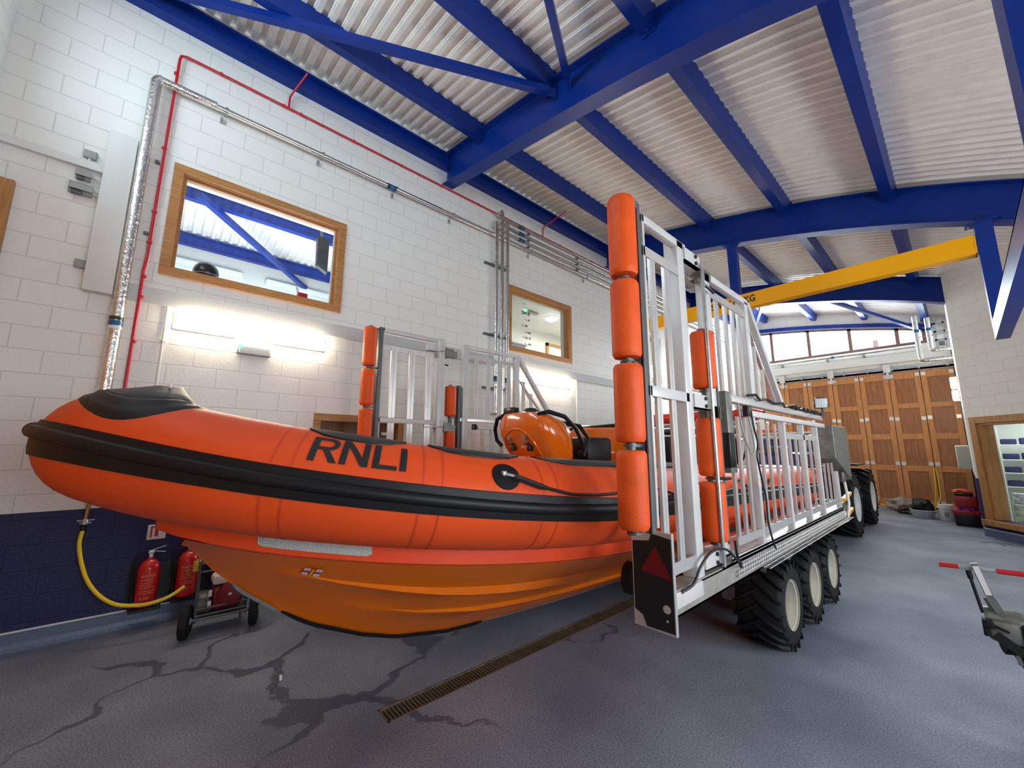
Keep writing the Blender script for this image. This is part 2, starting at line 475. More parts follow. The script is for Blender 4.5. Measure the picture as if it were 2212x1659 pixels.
Z7 = lambda a: zdeck(XL)
WIN = [(-.10, 1.71, 3.80, 5.01), (5.10, 6.90, 3.80, 5.01), (9.35, 11.1, 3.80, 5.01), (13.2, 14.9, 3.80, 5.01)]
DOORL = (1.63, 2.80, 0, 2.17)
wl = wall_with_holes('wall_left', XL - .22, XL, YN, YF, 0, Z7, WIN + [DOORL], Mt['wallY'])
wl['label'] = 'white painted blockwork wall with blue painted base behind the boat'
# projecting concrete band under the upper windows
b = MB(); b.box(XL - .01, XL + .035, -.5, YF, 3.35, 3.53)
struct(b.build('trim_1', Mt['band']), 'grey painted concrete band under the upper windows')
# coved skirting
b = MB()
pr = [(XL, .0), (XL + .10, .0), (XL + .055, .012), (XL + .03, .035), (XL + .018, .07), (XL + .014, .165), (XL, .165)]
for y0, y1 in ((YN, 1.55), (2.88, YF)):
    b.prism([(x, y0, z) for x, z in pr], (0, y1 - y0, 0), smooth=False)
struct(b.build('baseboard_left', Mt['cove']), 'coved blue vinyl skirting')
b = MB()
for y0, y1 in ((YN, 1.55), (2.88, YF)): b.box(XL, XL + .02, y0, y1, .163, .175)
struct(b.build('trim_2', Mt['strip']), 'white capping strip on the blue skirting')

# end walls
ztopx = lambda x: zdeck(x)
arch = lambda x: zlo(x) + .02
def end_wall(name, y0, y1, xa, xb, doorx, clx):
    """end wall with doorway and clerestory whose head follows the roof curve"""
    m = MB()
    def q(x0, x1, s0, s1, f0=None, f1=None):
        n = max(1, int(abs(x1 - x0) / .3))
        for k in range(n):
            a = x0 + (x1 - x0) * k / n; c = x0 + (x1 - x0) * (k + 1) / n
            za, zc = (f0(a), f0(c)) if f0 else (s0, s0); zb_, zd = (f1(a), f1(c)) if f1 else (s1, s1)
            m.add([(a, y0, za), (a, y1, za), (c, y1, zc), (c, y0, zc), (a, y0, zb_), (a, y1, zb_), (c, y1, zd), (c, y0, zd)],
                  [(0, 3, 2, 1), (4, 5, 6, 7), (0, 1, 5, 4), (1, 2, 6, 5), (2, 3, 7, 6), (3, 0, 4, 7)])
    q(xa, doorx[0], 0, 5.16); q(doorx[1], xb, 0, 5.16) if doorx[1] < xb else None
    q(doorx[0], doorx[1], 4.32, 5.16)
    q(xa, clx[0], 5.16, 0, None, zdeck); q(clx[1], xb, 5.16, 0, None, zdeck) if xb < 1 else q(clx[1], xb, 3.2, 0, None, zdeck)
    q(clx[0], clx[1], 0, 0, lambda x: clhead(x), zdeck)
    return struct(m.build(name, Mt['wallX']))


def clhead(x):  # clerestory head height (measured curve)
    t = (x + 5.0) / 4.4
    return 6.44 - .42 * t - .33 * t * t


CLX = (-5.15, -.35)
wf = end_wall('wall_far', YF, YF + .25, XL - .2, XR + .3, (-5.12, .12), CLX); wf['label'] = 'white end wall above the tall timber folding doors'
wn = end_wall('wall_near', YN - .25, YN, XL - .2, XB + .2, (-5.4, -.2), CLX)
# right wall, splay, right bay
b = MB()
b.box(XR, XR + .25, 13.4, YF, 0, 5.95)
struct(b.build('wall_right', Mt['wallY']), 'narrow white blockwork wall beside the far folding doors')
sd = Vector((.615, -.788, 0)).normalized(); sn = Vector((sd.y, -sd.x, 0)).normalized()  # splay dir, normal
if sn.x > 0: sn = -sn
S0 = Vector((XR, 13.4, 0)); SL = 5.3
def splay(t, z, off=0): return S0 + sd * t + sn * off + Vector((0, 0, z))
m = MB()
def sq(t0, t1, z0, z1):
    n = max(1, int((t1 - t0) / .6))
    for k in range(n):
        a = t0 + (t1 - t0) * k / n; c = t0 + (t1 - t0) * (k + 1) / n
        pa, pc = splay(a, 0), splay(c, 0)
        ta = zdeck(pa.x) if z1 is None else z1; tc_ = zdeck(pc.x) if z1 is None else z1
        vs = [splay(a, z0), splay(c, z0), splay(c, z0, -.25), splay(a, z0, -.25), splay(a, ta), splay(c, tc_), splay(c, tc_, -.25), splay(a, ta, -.25)]
        m.add(vs, [(0, 3, 2, 1), (4, 5, 6, 7), (0, 1, 5, 4), (1, 2, 6, 5), (2, 3, 7, 6), (3, 0, 4, 7)])
SW = (.22, 1.75, .36, 2.38)
sq(0, SW[0], 0, None); sq(SW[1], SL, 0, None); sq(SW[0], SW[1], 0, SW[2]); sq(SW[0], SW[1], SW[3], None)
Mt['wallS'] = block_wall('painted_blockwork_splay', 'Y')
struct(m.build('wall_splay', Mt['wallS']), 'splayed white blockwork wall over the oak shop window')
pe = splay(SL, 0)
wr = wall_with_holes('wall_bay', XB, XB + .25, YN, pe.y + .1, 0, lambda a: zdeck(XB), [(.1, 3.1, 1.2, 2.95), (4.1, 7.1, 1.2, 2.95)], Mt['wallY'])
b = MB()
for y0, y1 in ((.1, 3.1), (4.1, 7.1)):
    b.box(XB + .05, XB + .12, y0, y0 + .07, 1.2, 2.95); b.box(XB + .05, XB + .12, y1 - .07, y1, 1.2, 2.95)
    b.box(XB + .05, XB + .12, y0, y1, 1.2, 1.27); b.box(XB + .05, XB + .12, y0, y1, 2.88, 2.95); b.box(XB + .05, XB + .12, (y0 + y1) / 2 - .04, (y0 + y1) / 2 + .04, 1.2, 2.95)
struct(b.build('window_9', Mt['oakv']))
b = MB(); b.box(XR - .012, XR, 13.42, YF, .0, .16); struct(b.build('baseboard_right', Mt['cove']))
m = MB(); m.prism([splay(0, 0), splay(SL, 0), splay(SL, 0, .02), splay(0, 0, .02)], (0, 0, .15)); struct(m.build('baseboard_splay', Mt['cove']))
m = MB(); m.prism([splay(0, .15), splay(SL, .15), splay(SL, .15, .026), splay(0, .15, .026)], (0, 0, .014)); struct(m.build('trim_3', Mt['strip']))

# roof deck: trapezoidal ribs running up the slope
m = MB(); PT = .165; DEP = .062
xs = [-5.95 + i * (9.6 / 22) for i in range(23)]
y = -1.75
while y < 18.3:
    prof = [(y, 0), (y + .048, 0), (y + .070, DEP), (y + .143, DEP), (y + PT, 0)]
    rows = [[(x, py, zdeck(x) + pz) for py, pz in prof] for x in xs]
    m.grid(rows, smooth=False)
    y += PT
deck = m.build('ceiling', Mt['deck'], fix=False)
md = deck.modifiers.new('thick', 'SOLIDIFY'); md.thickness = .02; md.offset = 1
struct(deck, 'white profiled steel roof deck')

# ------------------------------------------------------------------ roof steel
def rafter(y, label, x0, x1, grp='curved blue roof rafters'):
    t = thing('roof_rafter', label, 'roof beam', (x0, y, 6), grp)
    n = 26; X = [x0 + (x1 - x0) * i / n for i in range(n + 1)]
    def strip(ya, yb, dz0, dz1):
        m = MB(); rows = []
        for x in X:
            rows.append([(x, ya, zlo(x) + dz0), (x, yb, zlo(x) + dz0), (x, yb, zlo(x) + dz1), (x, ya, zlo(x) + dz1), (x, ya, zlo(x) + dz0)])
        m.grid(rows, smooth=False)
        b0 = 0; k = len(rows) - 1
        m.f.append((0, 1, 2, 3)); m.sm.append(False); m.f.append((k * 5, k * 5 + 1, k * 5 + 2, k * 5 + 3)); m.sm.append(False)
        return m
    strip(y - .11, y + .11, 0, .022).build('bottom_flange', Mt['blue'], t)
    strip(y - .01, y + .01, .02, .60).build('web', Mt['blue'], t)
    strip(y - .11, y + .11, .60, .622).build('top_flange', Mt['blue'], t)
    return t


R1 = rafter(3.52, 'nearest curved blue steel rafter crossing above the boat', XL, XB)
R2 = rafter(8.55, 'second curved blue rafter, the one with the yellow crane beam hung under it', XL, 3.2)
R3 = rafter(13.5, 'third curved blue rafter, nearest the far folding doors', XL, XR + .25)

PX = [-4.66, -3.07, -1.66, -.25, 1.25, 2.6]
names = ['beside the left wall purlin', 'second from the left wall', 'third from the left wall', 'above the crane side', 'over the right bay', 'far right of the bay']
bays = [(-1.5, 3.5, 'in the bay nearest the camera'), (3.54, 8.53, 'in the middle bay'), (8.57, 13.49, 'in the third bay'), (13.51, 18.0, 'in the bay before the far doors')]
PN = ['first blue purlin out from the left eaves beam', 'second blue purlin out from the left eaves beam', 'third blue purlin out from the left eaves beam', 'fourth blue purlin out from the left eaves beam', 'fifth blue purlin out, over the right bay', 'sixth blue purlin out, over the right bay']
for bi, (y0, y1, bl) in enumerate(bays):
    for i, x in enumerate(PX):
        if bi == 3 and x > 0: continue
        if x > 2 and bi > 1: continue
        if x > 0 and bi != 0 : continue
        m = MB(); zb = zlo(x - .07) + .49
        th = math.atan(-.4)
        m.bar((x - .075, y0 + .01, zb + .12), (x - .075, y1 - .01, zb + .12), .15, .25, up=(math.sin(.22), 0, math.cos(.22)))
        o = m.build('roof_purlin', Mt['blue'])
        o['category'] = 'roof beam'; o['label'] = PN[i] + ', ' + bl; o['group'] = 'blue roof purlins'
        if y1 < 17:
            c = MB(); c.box(x - .155, x + .005, y1 - .012, y1 + .0, zb - .04, zb + .18); c.box(x - .1, x - .05, y1 - .05, y1, zb - .03, zb)
            c.build('end_cleat', Mt['blue'], o)
for bi, (y0, y1, bl) in enumerate(bays):
    m = MB(); zb = zlo(-5.6) + .32
    m.box(XL, XL + .15, y0 + .01, y1 - .01, zb, zb + .03); m.box(XL + .05, XL + .07, y0 + .01, y1 - .01, zb + .03, zb + .25); m.box(XL, XL + .15, y0 + .01, y1 - .01, zb + .25, zb + .28)
    o = m.build('eaves_beam', Mt['blue']); o['category'] = 'roof beam'; o['group'] = 'blue eaves beams on the left wall'
    o['label'] = 'blue eaves beam along the top of the left wall, ' + bl

# roof bracing in the first bay
def brace(p, q, r, label, n=12):
    m = MB(); m.bar(p, q, r * 1.8, r * 1.8)
    o = m.build('roof_brace', Mt['blue']); tag(o, label, 'roof brace', 'blue slanting roof braces')
    c = MB(); d_ = (Vector(q) - Vector(p)).normalized()
    e = Vector(q); c.bar(e - d_ * .02, e + d_ * .10, .012, .13); c.build('end_plate', Mt['blue'], o)
    return o


# hangers, runway beam and crane beam
def hanger(x, y, z0, z1, w_, label):
    m = MB(); m.box(x - w_ / 2, x + w_ / 2, y - w_ / 2, y + w_ / 2, z0, z1)
    o = m.build('beam_hanger', Mt['blue']); tag(o, label, 'hanger', 'vertical blue hangers below the rafters')
    c = MB(); c.box(x - w_, x + w_, y - w_ / 2 - .02, y + w_ / 2 + .02, z1 - .02, z1); c.build('head_plate', Mt['blue'], o)
    for sx in (-1, 1):
        c = MB(); c.cyl((x + sx * w_ * .8, y, z1 - .05), (x + sx * w_ * .8, y, z1 + .01), .016, 8); c.build('bolt', Mt['galv'], o)
    return o


hanger(-2.70, 8.5, 4.84, zlo(-2.7), .16, 'blue hanger between the second rafter and the yellow beam, behind the upright rollers')
hanger(.56, 8.5, 3.50, zlo(.56), .17, 'blue hanger holding the far end of the runway beam at the right')
hanger(.60, 3.52, 3.52, zlo(.6), .30, 'wide blue hanger in the top right corner nearest the camera')
m = MB(); m.box(.47, .60, 3.37, 8.46, 3.29, 3.31); m.box(.47, .485, 3.37, 8.46, 3.31, 3.55); m.box(.585, .60, 3.37, 8.46, 3.31, 3.55); m.box(.47, .60, 3.37, 8.46, 3.53, 3.55); m.box(.47, .60, 8.44, 8.46, 3.29, 3.55)
tag(m.build('runway_beam', Mt['blue']), 'blue box runway beam hung lengthwise at the right edge', 'crane beam')
t = thing('crane_beam', 'yellow lifting beam lettered with its load across the hall under the second rafter', 'crane beam', (-2.3, 8.5, 4.55))
m = MB(); m.box(-5.2, .46, 8.41, 8.59, 4.55, 4.565); m.box(-5.2, .46, 8.41, 8.59, 4.82, 4.835); m.box(-5.2, .46, 8.415, 8.425, 4.565, 4.82); m.box(-5.2, .46, 8.575, 8.585, 4.565, 4.82); m.box(.45, .462, 8.41, 8.59, 4.55, 4.835)
m.build('beam', Mt['yellow'], t)


def text_mesh(body, size, ext=0.0, bold=0.0):
    cu = bpy.data.curves.new('txt', 'FONT'); cu.body = body; cu.size = size; cu.extrude = ext; cu.offset = bold
    cu.resolution_u = 3
    o = bpy.data.objects.new('txt', cu); COL.objects.link(o)
    dg = bpy.context.evaluated_depsgraph_get()
    me = bpy.data.meshes.new_from_object(o.evaluated_get(dg))
    bpy.data.objects.remove(o)
    vs = [v.co.copy() for v in me.vertices]; fs = [tuple(p.vertices) for p in me.polygons]
    bpy.data.meshes.remove(me)
    return vs, fs


def put_text(body, size, origin, ux, uy, mt, parent, name='lettering', ext=.001, lift=.003, width=None, bold=0.0):
    vs, fs = text_mesh(body, size, ext, bold)
    if width:
        k = width / max(v.x for v in vs)
        for v in vs: v.x *= k
    ux = Vector(ux).normalized(); uy = Vector(uy).normalized(); un = ux.cross(uy)
    m = MB(); m.add([Vector(origin) + ux * v.x + uy * v.y + un * (v.z + lift) for v in vs], fs)
    return m.build(name, mt, parent, fix=False)


put_text('SWL 1150KG', .185, (-3.17, 8.415, 4.65), (1, 0, 0), (0, 0, 1), Mt['letter'], t, width=.82, bold=.005)
brace((-5.68, -.89, 6.97), (-3.10, 3.38, zlo(-3.08) + .40), .05, 'long blue square brace slanting across the first roof bay to the rafter')
brace((-1.50, 1.12, zlo(-1.50) + .50), (-2.78, 3.38, zlo(-2.78) + .42), .045, 'shorter blue square brace rising from the rafter towards the camera')
brace((-2.1, 13.6, zlo(-2.1) + .12), (-.45, 17.95, zlo(-.45) + .2), .05, 'blue brace slanting down to the right in the bay over the far doors')
brace((-3.6, 13.6, zlo(-3.6) + .12), (-5.2, 17.95, zlo(-5.2) + .1), .05, 'blue brace slanting down to the left in the bay over the far doors')
# ------------------------------------------------------------------ LEFT WALL WINDOWS
for i, (y0, y1, z0, z1) in enumerate(WIN):
    t = thing('window_%d' % (i + 1), '', '', (XL, (y0 + y1) / 2, z0))
    t['kind'] = 'structure'
    fw = .085
    m = MB()  # wide moulded oak architrave standing proud, then a stepped inner frame
    def frame(m, a0, a1, c0, c1, wd, xa, xb):
        m.box(xa, xb, a0, a1, c0, c0 + wd); m.box(xa, xb, a0, a1, c1 - wd, c1)
        m.box(xa, xb, a0, a0 + wd, c0 + wd, c1 - wd); m.box(xa, xb, a1 - wd, a1, c0 + wd, c1 - wd)
    frame(m, y0 - fw, y1 + fw, z0 - fw, z1 + fw, fw + .01, XL - .02, XL + .03)
    frame(m, y0 - .001, y1 + .001, z0 - .001, z1 + .001, .02, XL - .13, XL + .0)
    frame(m, y0 + .018, y1 - .018, z0 + .018, z1 - .018, .028, XL - .11, XL - .045)
    m.build('window_frame', Mt['oak'], t, bevel=.004)
    m = MB(); frame(m, y0 - .001, y1 + .001, z0 - .001, z1 + .001, .02, XL - .23, XL - .13)
    m.build('reveal_lining', Mt['whiteplast'], t)
    m = MB(); m.add([(XL - .08, y0 + .03, z0 + .03), (XL - .08, y1 - .03, z0 + .03), (XL - .08, y1 - .03, z1 - .03), (XL - .08, y0 + .03, z1 - .03)], [(0, 1, 2, 3)])
    m.build('glass_pane', Mt['glass'], t, fix=False)

# rooms behind the left wall
def room(n, y0, y1, x0, z0, z1, top=True):
    b = MB(); b.box(x0 - .1, x0, y0, y1, z0, z1); struct(b.build('wall_room%s_back' % n, Mt['paint']))
    b = MB(); b.box(x0, XL - .22, y0 - .1, y0, z0, z1); struct(b.build('wall_room%s_near' % n, Mt['paint']))
    b = MB(); b.box(x0, XL - .22, y1, y1 + .1, z0, z1); struct(b.build('wall_room%s_side' % n, Mt['paint']))
    b = MB(); b.box(x0, XL - .22, y0, y1, z0 - .1, z0); struct(b.build('floor_room%s' % n, Mt['paint']))
    if top: b = MB(); b.box(x0, XL - .22, y0, y1, z1, z1 + .1); struct(b.build('ceiling_room%s' % n, Mt['paint']))


room('_one', -1.5, 4.3, -12.1, 3.3, 7.35, top=False)
m = MB(); y = -1.5
while y < 4.3:
    pr = [(y, 0), (y + .06, 0), (y + .09, .05), (y + .15, .05), (y + .18, 0)]
    m.grid([[(x, a, 6.78 + (x + 12.1) * .05 + c) for a, c in pr] for x in (-12.2, -5.9)], smooth=False); y += .18
dk = m.build('ceiling_room_one', Mt['deck'], fix=False); struct(dk)
for k, (bx, lb) in enumerate(((-9.35, 'blue roof beam seen through the first upper window, the upper of two'), (-11.65, 'blue roof beam seen through the first upper window, the lower of two'))):
    m = MB(); m.box(bx - .07, bx + .07, -1.5, 4.3, 6.50, 6.52); m.box(bx - .015, bx + .015, -1.5, 4.3, 6.52, 6.75); m.box(bx - .07, bx + .07, -1.5, 4.3, 6.75, 6.78)
    tag(m.build('roof_purlin', Mt['blue']), lb, 'roof beam', 'blue beams in the upstairs room')
brace((-8.9, .10, 6.42), (-12.05, 2.75, 6.30), .06, 'blue diagonal brace seen through the first upper window')
def strip_light(x, y0, y1, z, wy, label, lit=None, grp=None, depth=.075, hh=.16, dz=0, on='lamp'):
    t = thing('strip_light', label, 'strip light', (x, (y0 + y1) / 2, z), grp)
    m = MB(); m.box(x, x + depth * .35, y0, y1, z - hh / 2, z + hh / 2, .01); m.build('housing', Mt['whiteplast'], t)
    m = MB(); m.box(x + depth * .36, x + depth, y0 + .02, y1 - .02, z - hh / 2 + .012, z + hh / 2 - .012, .02); m.build('diffuser', Mt[on], t)
    return t


strip_light(-12.1, -.4, 1.25, 6.22, 0, 'unlit strip light upstairs, above the black dome on the sill', on='lampoff', depth=.12)
strip_light(-12.1, 1.75, 3.4, 6.22, 0, 'unlit strip light upstairs, above the red pot on the sill', on='lampoff', depth=.12)
l = area('room_one_upward_fill', (-8.6, 1.5, 3.7), (PI, 0, 0), 3.0, 3.0, 170, (.78, .88, 1.0)); l.rotation_euler = (PI, 0, 0)  # added lamp facing up to brighten the upstairs deck, no opening here
m = MB(); m.prism([(-7.55, 1.88, 5.12), (-7.55, 2.06, 5.02), (-7.55, 2.06, 5.7), (-7.55, 1.85, 5.7)], (-.12, 0, 0))
tv = m.build('wall_screen', Mt['blackgloss']); tag(tv, 'dark hanging screen in the top right of the first upper window', 'screen')
m = MB(); m.box(-7.64, -7.60, 1.9, 1.95, 5.69, 6.9); m.build('bracket', Mt['darkst'], tv)
# things on the sill
t = thing('dome_ornament', 'shiny black dome standing on the first upper window sill', 'ornament', (-6.03, .24, 3.82))
m = MB(); m.lathe([(.02, 0), (.10, .012), (.125, .05), (.132, .10), (.118, .155), (.085, .20), (.035, .225), (.004, .228)], (-5.975, .24, 3.82)); m.build('dome', Mt['blackgloss'], t)
m = MB(); m.lathe([(.128, 0), (.130, .004), (.128, .008)], (-5.975, .24, 3.875)); m.build('seam_ring', Mt['galv'], t)
t = thing('red_pot', 'small red pot holding a pale stick at the right of the first upper window sill', 'pot', (-5.95, 1.32, 3.82))
m = MB(); m.box(-6.0, -5.90, 1.26, 1.38, 3.82, 3.93, .006); m.build('pot', Mt['redpl'], t)
m = MB(); m.bar((-5.95, 1.29, 3.86), (-5.95, 1.245, 4.01), .006, .03); m.build('stick', Mt['strip'], t)

# second window room: white ceiling, round lamp, marks on the glass
room('_two', 4.5, 12.6, -8.7, 3.3, 5.52)
t = thing('round_ceiling_light', 'lit round ceiling light seen through the second upper window', 'ceiling light', (-7.48, 8.17, 5.52))
m = MB(); m.lathe([(.19, 0), (.19, -.02)], (-7.48, 8.17, 5.52), n=28); m.build('base', Mt['whiteplast'], t)
m = MB(); m.lathe([(.185, -.02), (.17, -.06), (.12, -.095), (.05, -.112), (.004, -.115)], (-7.48, 8.17, 5.52), n=28); m.build('diffuser', Mt['lampcool'], t)
t = thing('emergency_light', 'white emergency light with a green dot, on the ceiling behind the second upper window', 'emergency light', (-7.5, 7.2, 5.52))
m = MB(); m.box(-7.56, -7.44, 7.2, 7.6, 5.46, 5.52, .01); m.build('case', Mt['plast'], t)
Mt['greenled'] = mat('green_led', (.02, .6, .15), .3, emit=(.05, 1, .3), estr=4)
m = MB(); m.rbox(-7.5, 7.16, 5.485, .05, .05, .05, .02); m.build('indicator', Mt['greenled'], t)
t = thing('inner_door', 'oak framed door with a bright panel behind the second upper window', 'door', (-8.68, 9.35, 3.3))
m = MB(); m.box(-8.7, -8.64, 9.2, 9.3, 3.3, 5.2); m.box(-8.7, -8.64, 10.1, 10.2, 3.3, 5.2); m.box(-8.7, -8.64, 9.2, 10.2, 5.1, 5.2); m.build('door_frame', Mt['oakv'], t)
m = MB(); m.box(-8.69, -8.66, 9.3, 10.1, 3.3, 5.1); m.build('panel', mat('pale_door_panel', (.80, .85, .83), .4), t)
m = MB(); m.box(-8.698, -8.66, 7.4, 8.25, 4.1, 4.93); m.box(-8.66, -8.64, 7.36, 8.29, 4.90, 4.95)
tag(m.build('notice_board', mat('grey_board', (.17, .18, .21), .6)), 'dark grey board on the back wall behind the second upper window', 'board')
area('room_two_light', (-7.3, 9.6, 5.40), (0, 0, 0), 1.2, 3.0, 60, (1, .97, .90))
g = thing('glass_writing', 'rows of handwritten black notes, mirrored, on the left of the second upper window glass', 'writing', (XL - .09, 5.3, 4.2))
for (body, sz, yy, zz_) in (('...,...', .055, 5.60, 4.83), ('.. ..........', .055, 5.72, 4.75), ('B-942', .105, 5.73, 4.60), ('00 ... ~', .05, 5.72, 4.48), ('000 ... 0', .05, 5.66, 4.34), ('0000 + v', .05, 5.76, 4.20), ('00 -(X)- v', .06, 5.76, 4.08), ('000 ..... v', .05, 5.76, 3.95)):
    put_text(body, sz, (XL - .086, yy, zz_), (0, -1, 0), (0, 0, 1), Mt['letter'], g, 'written_line', bold=.0025)

# room behind windows 3-4 keeps going
room('_three', 12.8, 16.5, -8.7, 3.3, 6.02)
area('room_three_light', (-7.3, 13.5, 5.85), (0, 0, 0), 1.2, 2.0, 20, (1, .97, .90))

# oak door in the left wall
t = thing('door_1', '', '', (XL, 2.2, 0)); t['kind'] = 'structure'
m = MB(); y0, y1, z1 = DOORL[0], DOORL[1], DOORL[3]
m.box(XL - .15, XL + .03, y0 - .07, y0 + .02, 0, z1 + .08); m.box(XL - .15, XL + .03, y1 - .02, y1 + .07, 0, z1 + .08); m.box(XL - .15, XL + .03, y0 + .02, y1 - .02, z1 - .02, z1 + .08)
m.build('door_frame', Mt['oak'], t, bevel=.004)
m = MB(); m.box(XL - .11, XL - .06, y0 + .02, y1 - .02, .01, z1 - .02); m.build('door_leaf', Mt['darkwood'], t)
m = MB(); m.box(XL - .058, XL - .054, 2.55, 2.72, 1.98, 2.02); m.build('door_sign', Mt['strip'], t)

# timber upright folded beside the near doors (far left of the photo)
def board_col(m, xa, xb, ya, yb, z0, z1): m.box(xa, xb, ya, yb, z0, z1)
t = thing('door_4', '', '', (XL, -1.4, 0)); t['kind'] = 'structure'
m = MB(); m.box(XL, XL + .06, YN, -1.275, 0, 4.30); m.build('door_post', Mt['oakv'], t)
# near folding doors (behind the camera)
m = MB()
for k in range(7):
    xa = -5.4 + k * .743; m.box(xa + .004, xa + .738, YN - .1, YN - .03, .02, 4.3)
m.build('door_leaf', Mt['door'], t)

# ------------------------------------------------------------------ FAR DOORS, CLERESTORY
door = thing('door_2', '', '', (-2.5, YF, 0)); door['kind'] = 'structure'
LE = [-5.10 + k * .744 for k in range(8)]
m = MB(); m.box(-5.12, .12, YF + .088, YF + .095, .0, 4.33); m.build('gap_light_blocker', Mt['blackgloss'], door)  # added dark sheet: stops daylight and blackens the gaps between the leaves
for k in range(7):
    xa, xb = LE[k] + .008, LE[k + 1] - .008
    m = MB(); st = .13
    m.box(xa, xa + st, YF + .03, YF + .085, .03, 4.31); m.box(xb - st, xb, YF + .03, YF + .085, .03, 4.31)
    rails = [(.03, .22), (1.12, 1.30), (2.12, 2.30), (3.12, 3.27), (4.08, 4.31)]
    for a, c in rails: m.box(xa + st, xb - st, YF + .03, YF + .085, a, c)
    leaf = m.build('door_leaf', Mt['door'], door, bevel=.004)
    m = MB()
    for (a, c), (d_, e_) in zip(rails[:-1], rails[1:]):
        pw = (xb - xa - 2 * st) / 3
        m.box(xa + st - .01, xb - st + .01, YF + .062, YF + .075, c - .01, d_ + .01)
        for j in range(3): m.box(xa + st + j * pw + .003, xa + st + (j + 1) * pw - .003, YF + .055, YF + .0625, c, d_)
    m.build('infill_boards', Mt['doorp'], leaf)
    m = MB()
    for z in (4.19, 2.78 if k % 2 else 2.80, 1.36, .2):
        for xx in (xa + .06, xb - .06): m.box(xx - .05, xx + .05, YF + .022, YF + .031, z - .055, z + .055)
    m.build('hinge_plates', Mt['alu'], leaf)
m = MB(); m.box(-5.12, .12, YF + .0, YF + .1, 4.33, 4.40); m.build('header_rail', Mt['blue'], door)
m = MB(); m.box(-5.12, .10, YF - .06, YF + .0, 4.42, 4.50)
for k in range(9): m.box(-5.0 + k * .62, -4.95 + k * .62, YF - .09, YF + .0, 4.36, 4.52)
m.build('sliding_track', Mt['galv'], door)
m = MB()
for xx in (-4.36, -2.87, -1.38): m.box(xx - .09, xx + .09, YF - .10, YF - .02, 4.32, 4.60); m.box(xx - .03, xx + .03, YF - .06, YF + .02, 4.1, 4.35)
m.build('track_hangers', Mt['alu'], door)
m = MB(); m.box(-5.15, .1, YF - .12, YF + .02, 4.62, 4.90, .02)
struct(m.build('trim_4', Mt['paint']), 'white boxed lintel over the far folding doors')
# yellow strip on the floor at the foot of the doors
m = MB(); m.box(-2.0, -1.35, YF - .10, YF - .04, .0, .05); tag(m.build('threshold_stop', Mt['yellow']), 'yellow threshold strip at the foot of the far folding doors', 'door stop')


def clerestory(n, ya, yb, yg):
    t = thing('window_%d' % n, '', '', (-2.7, (ya + yb) / 2, 5.16)); t['kind'] = 'structure'
    m = MB(); m.box(CLX[0], CLX[1], ya, yb, 5.16, 5.25)
    for x in (-5.12, -4.61, -3.41, -2.22, -1.02, -.40): m.box(x - .05, x + .05, ya, yb, 5.25, clhead(x) - .0)
    N = 24
    for k in range(N):
        a = CLX[0] + (CLX[1] - CLX[0]) * k / N; c = CLX[0] + (CLX[1] - CLX[0]) * (k + 1) / N
        m.add([(a, ya, clhead(a) - .08), (c, ya, clhead(c) - .08), (c, yb, clhead(c) - .08), (a, yb, clhead(a) - .08), (a, ya, clhead(a) + .001), (c, ya, clhead(c) + .001), (c, yb, clhead(c) + .001), (a, yb, clhead(a) + .001)],
              [(0, 3, 2, 1), (4, 5, 6, 7), (0, 1, 5, 4), (2, 3, 7, 6)])
    m.build('window_frame', Mt['brownfr'], t)
    m = MB(); xs_ = [CLX[0] + (CLX[1] - CLX[0]) * k / N for k in range(N + 1)]
    m.grid([[(x, yg, 5.25) for x in xs_], [(x, yg, clhead(x) - .08) for x in xs_]], smooth=False); m.build('glass_pane', Mt['glass'], t, fix=False)
    return t


clerestory(7, YF + .02, YF + .12, YF + .07); clerestory(8, YN - .12, YN - .02, YN - .07)
m = MB(); N = 30
for k in range(N):
    a = -5.4 + 5.2 * k / N; c = -5.4 + 5.2 * (k + 1) / N
    m.add([(a, YF - .1, clhead(a) + .02), (c, YF - .1, clhead(c) + .02), (c, YF + .0, clhead(c) + .02), (a, YF + .0, clhead(a) + .02), (a, YF - .1, clhead(a) + .15), (c, YF - .1, clhead(c) + .15), (c, YF + .0, clhead(c) + .15), (a, YF + .0, clhead(a) + .15)],
          [(0, 3, 2, 1), (4, 5, 6, 7), (0, 1, 5, 4), (1, 2, 6, 5), (2, 3, 7, 6), (3, 0, 4, 7)])
tag(m.build('arched_lintel', Mt['blue']), 'thin curved blue lintel above the far row of windows', 'roof beam')
# tiled roofs outside
t = thing('neighbour_roof', 'pale tiled roof with a chimney outside the far row of windows', 'roof', (-3, 27, 4))
Mt['tiles'] = mat('pale_roof_tiles', (.62, .55, .50), .7, bump=.6, bscale=9, var=.2, vscale=4)  # pale tile colour, varied at random
m = MB(); m.add([(-12, 26, 5.0), (4, 26, 5.0), (4, 31, 8.2), (-8.6, 31, 7.5), (-12, 31, 7.5)], [(0, 1, 2, 3, 4)]); m.build('tiles', Mt['tiles'], t, fix=False)
m = MB(); m.box(-2.5, -2.32, 27.6, 27.9, 6, 7.45); m.build('chimney', Mt['brownfr'], t)
m = MB(); m.box(-12, 4, 26.2, 31, -.1, 5.0); m.build('house_wall', Mt['paint'], t)

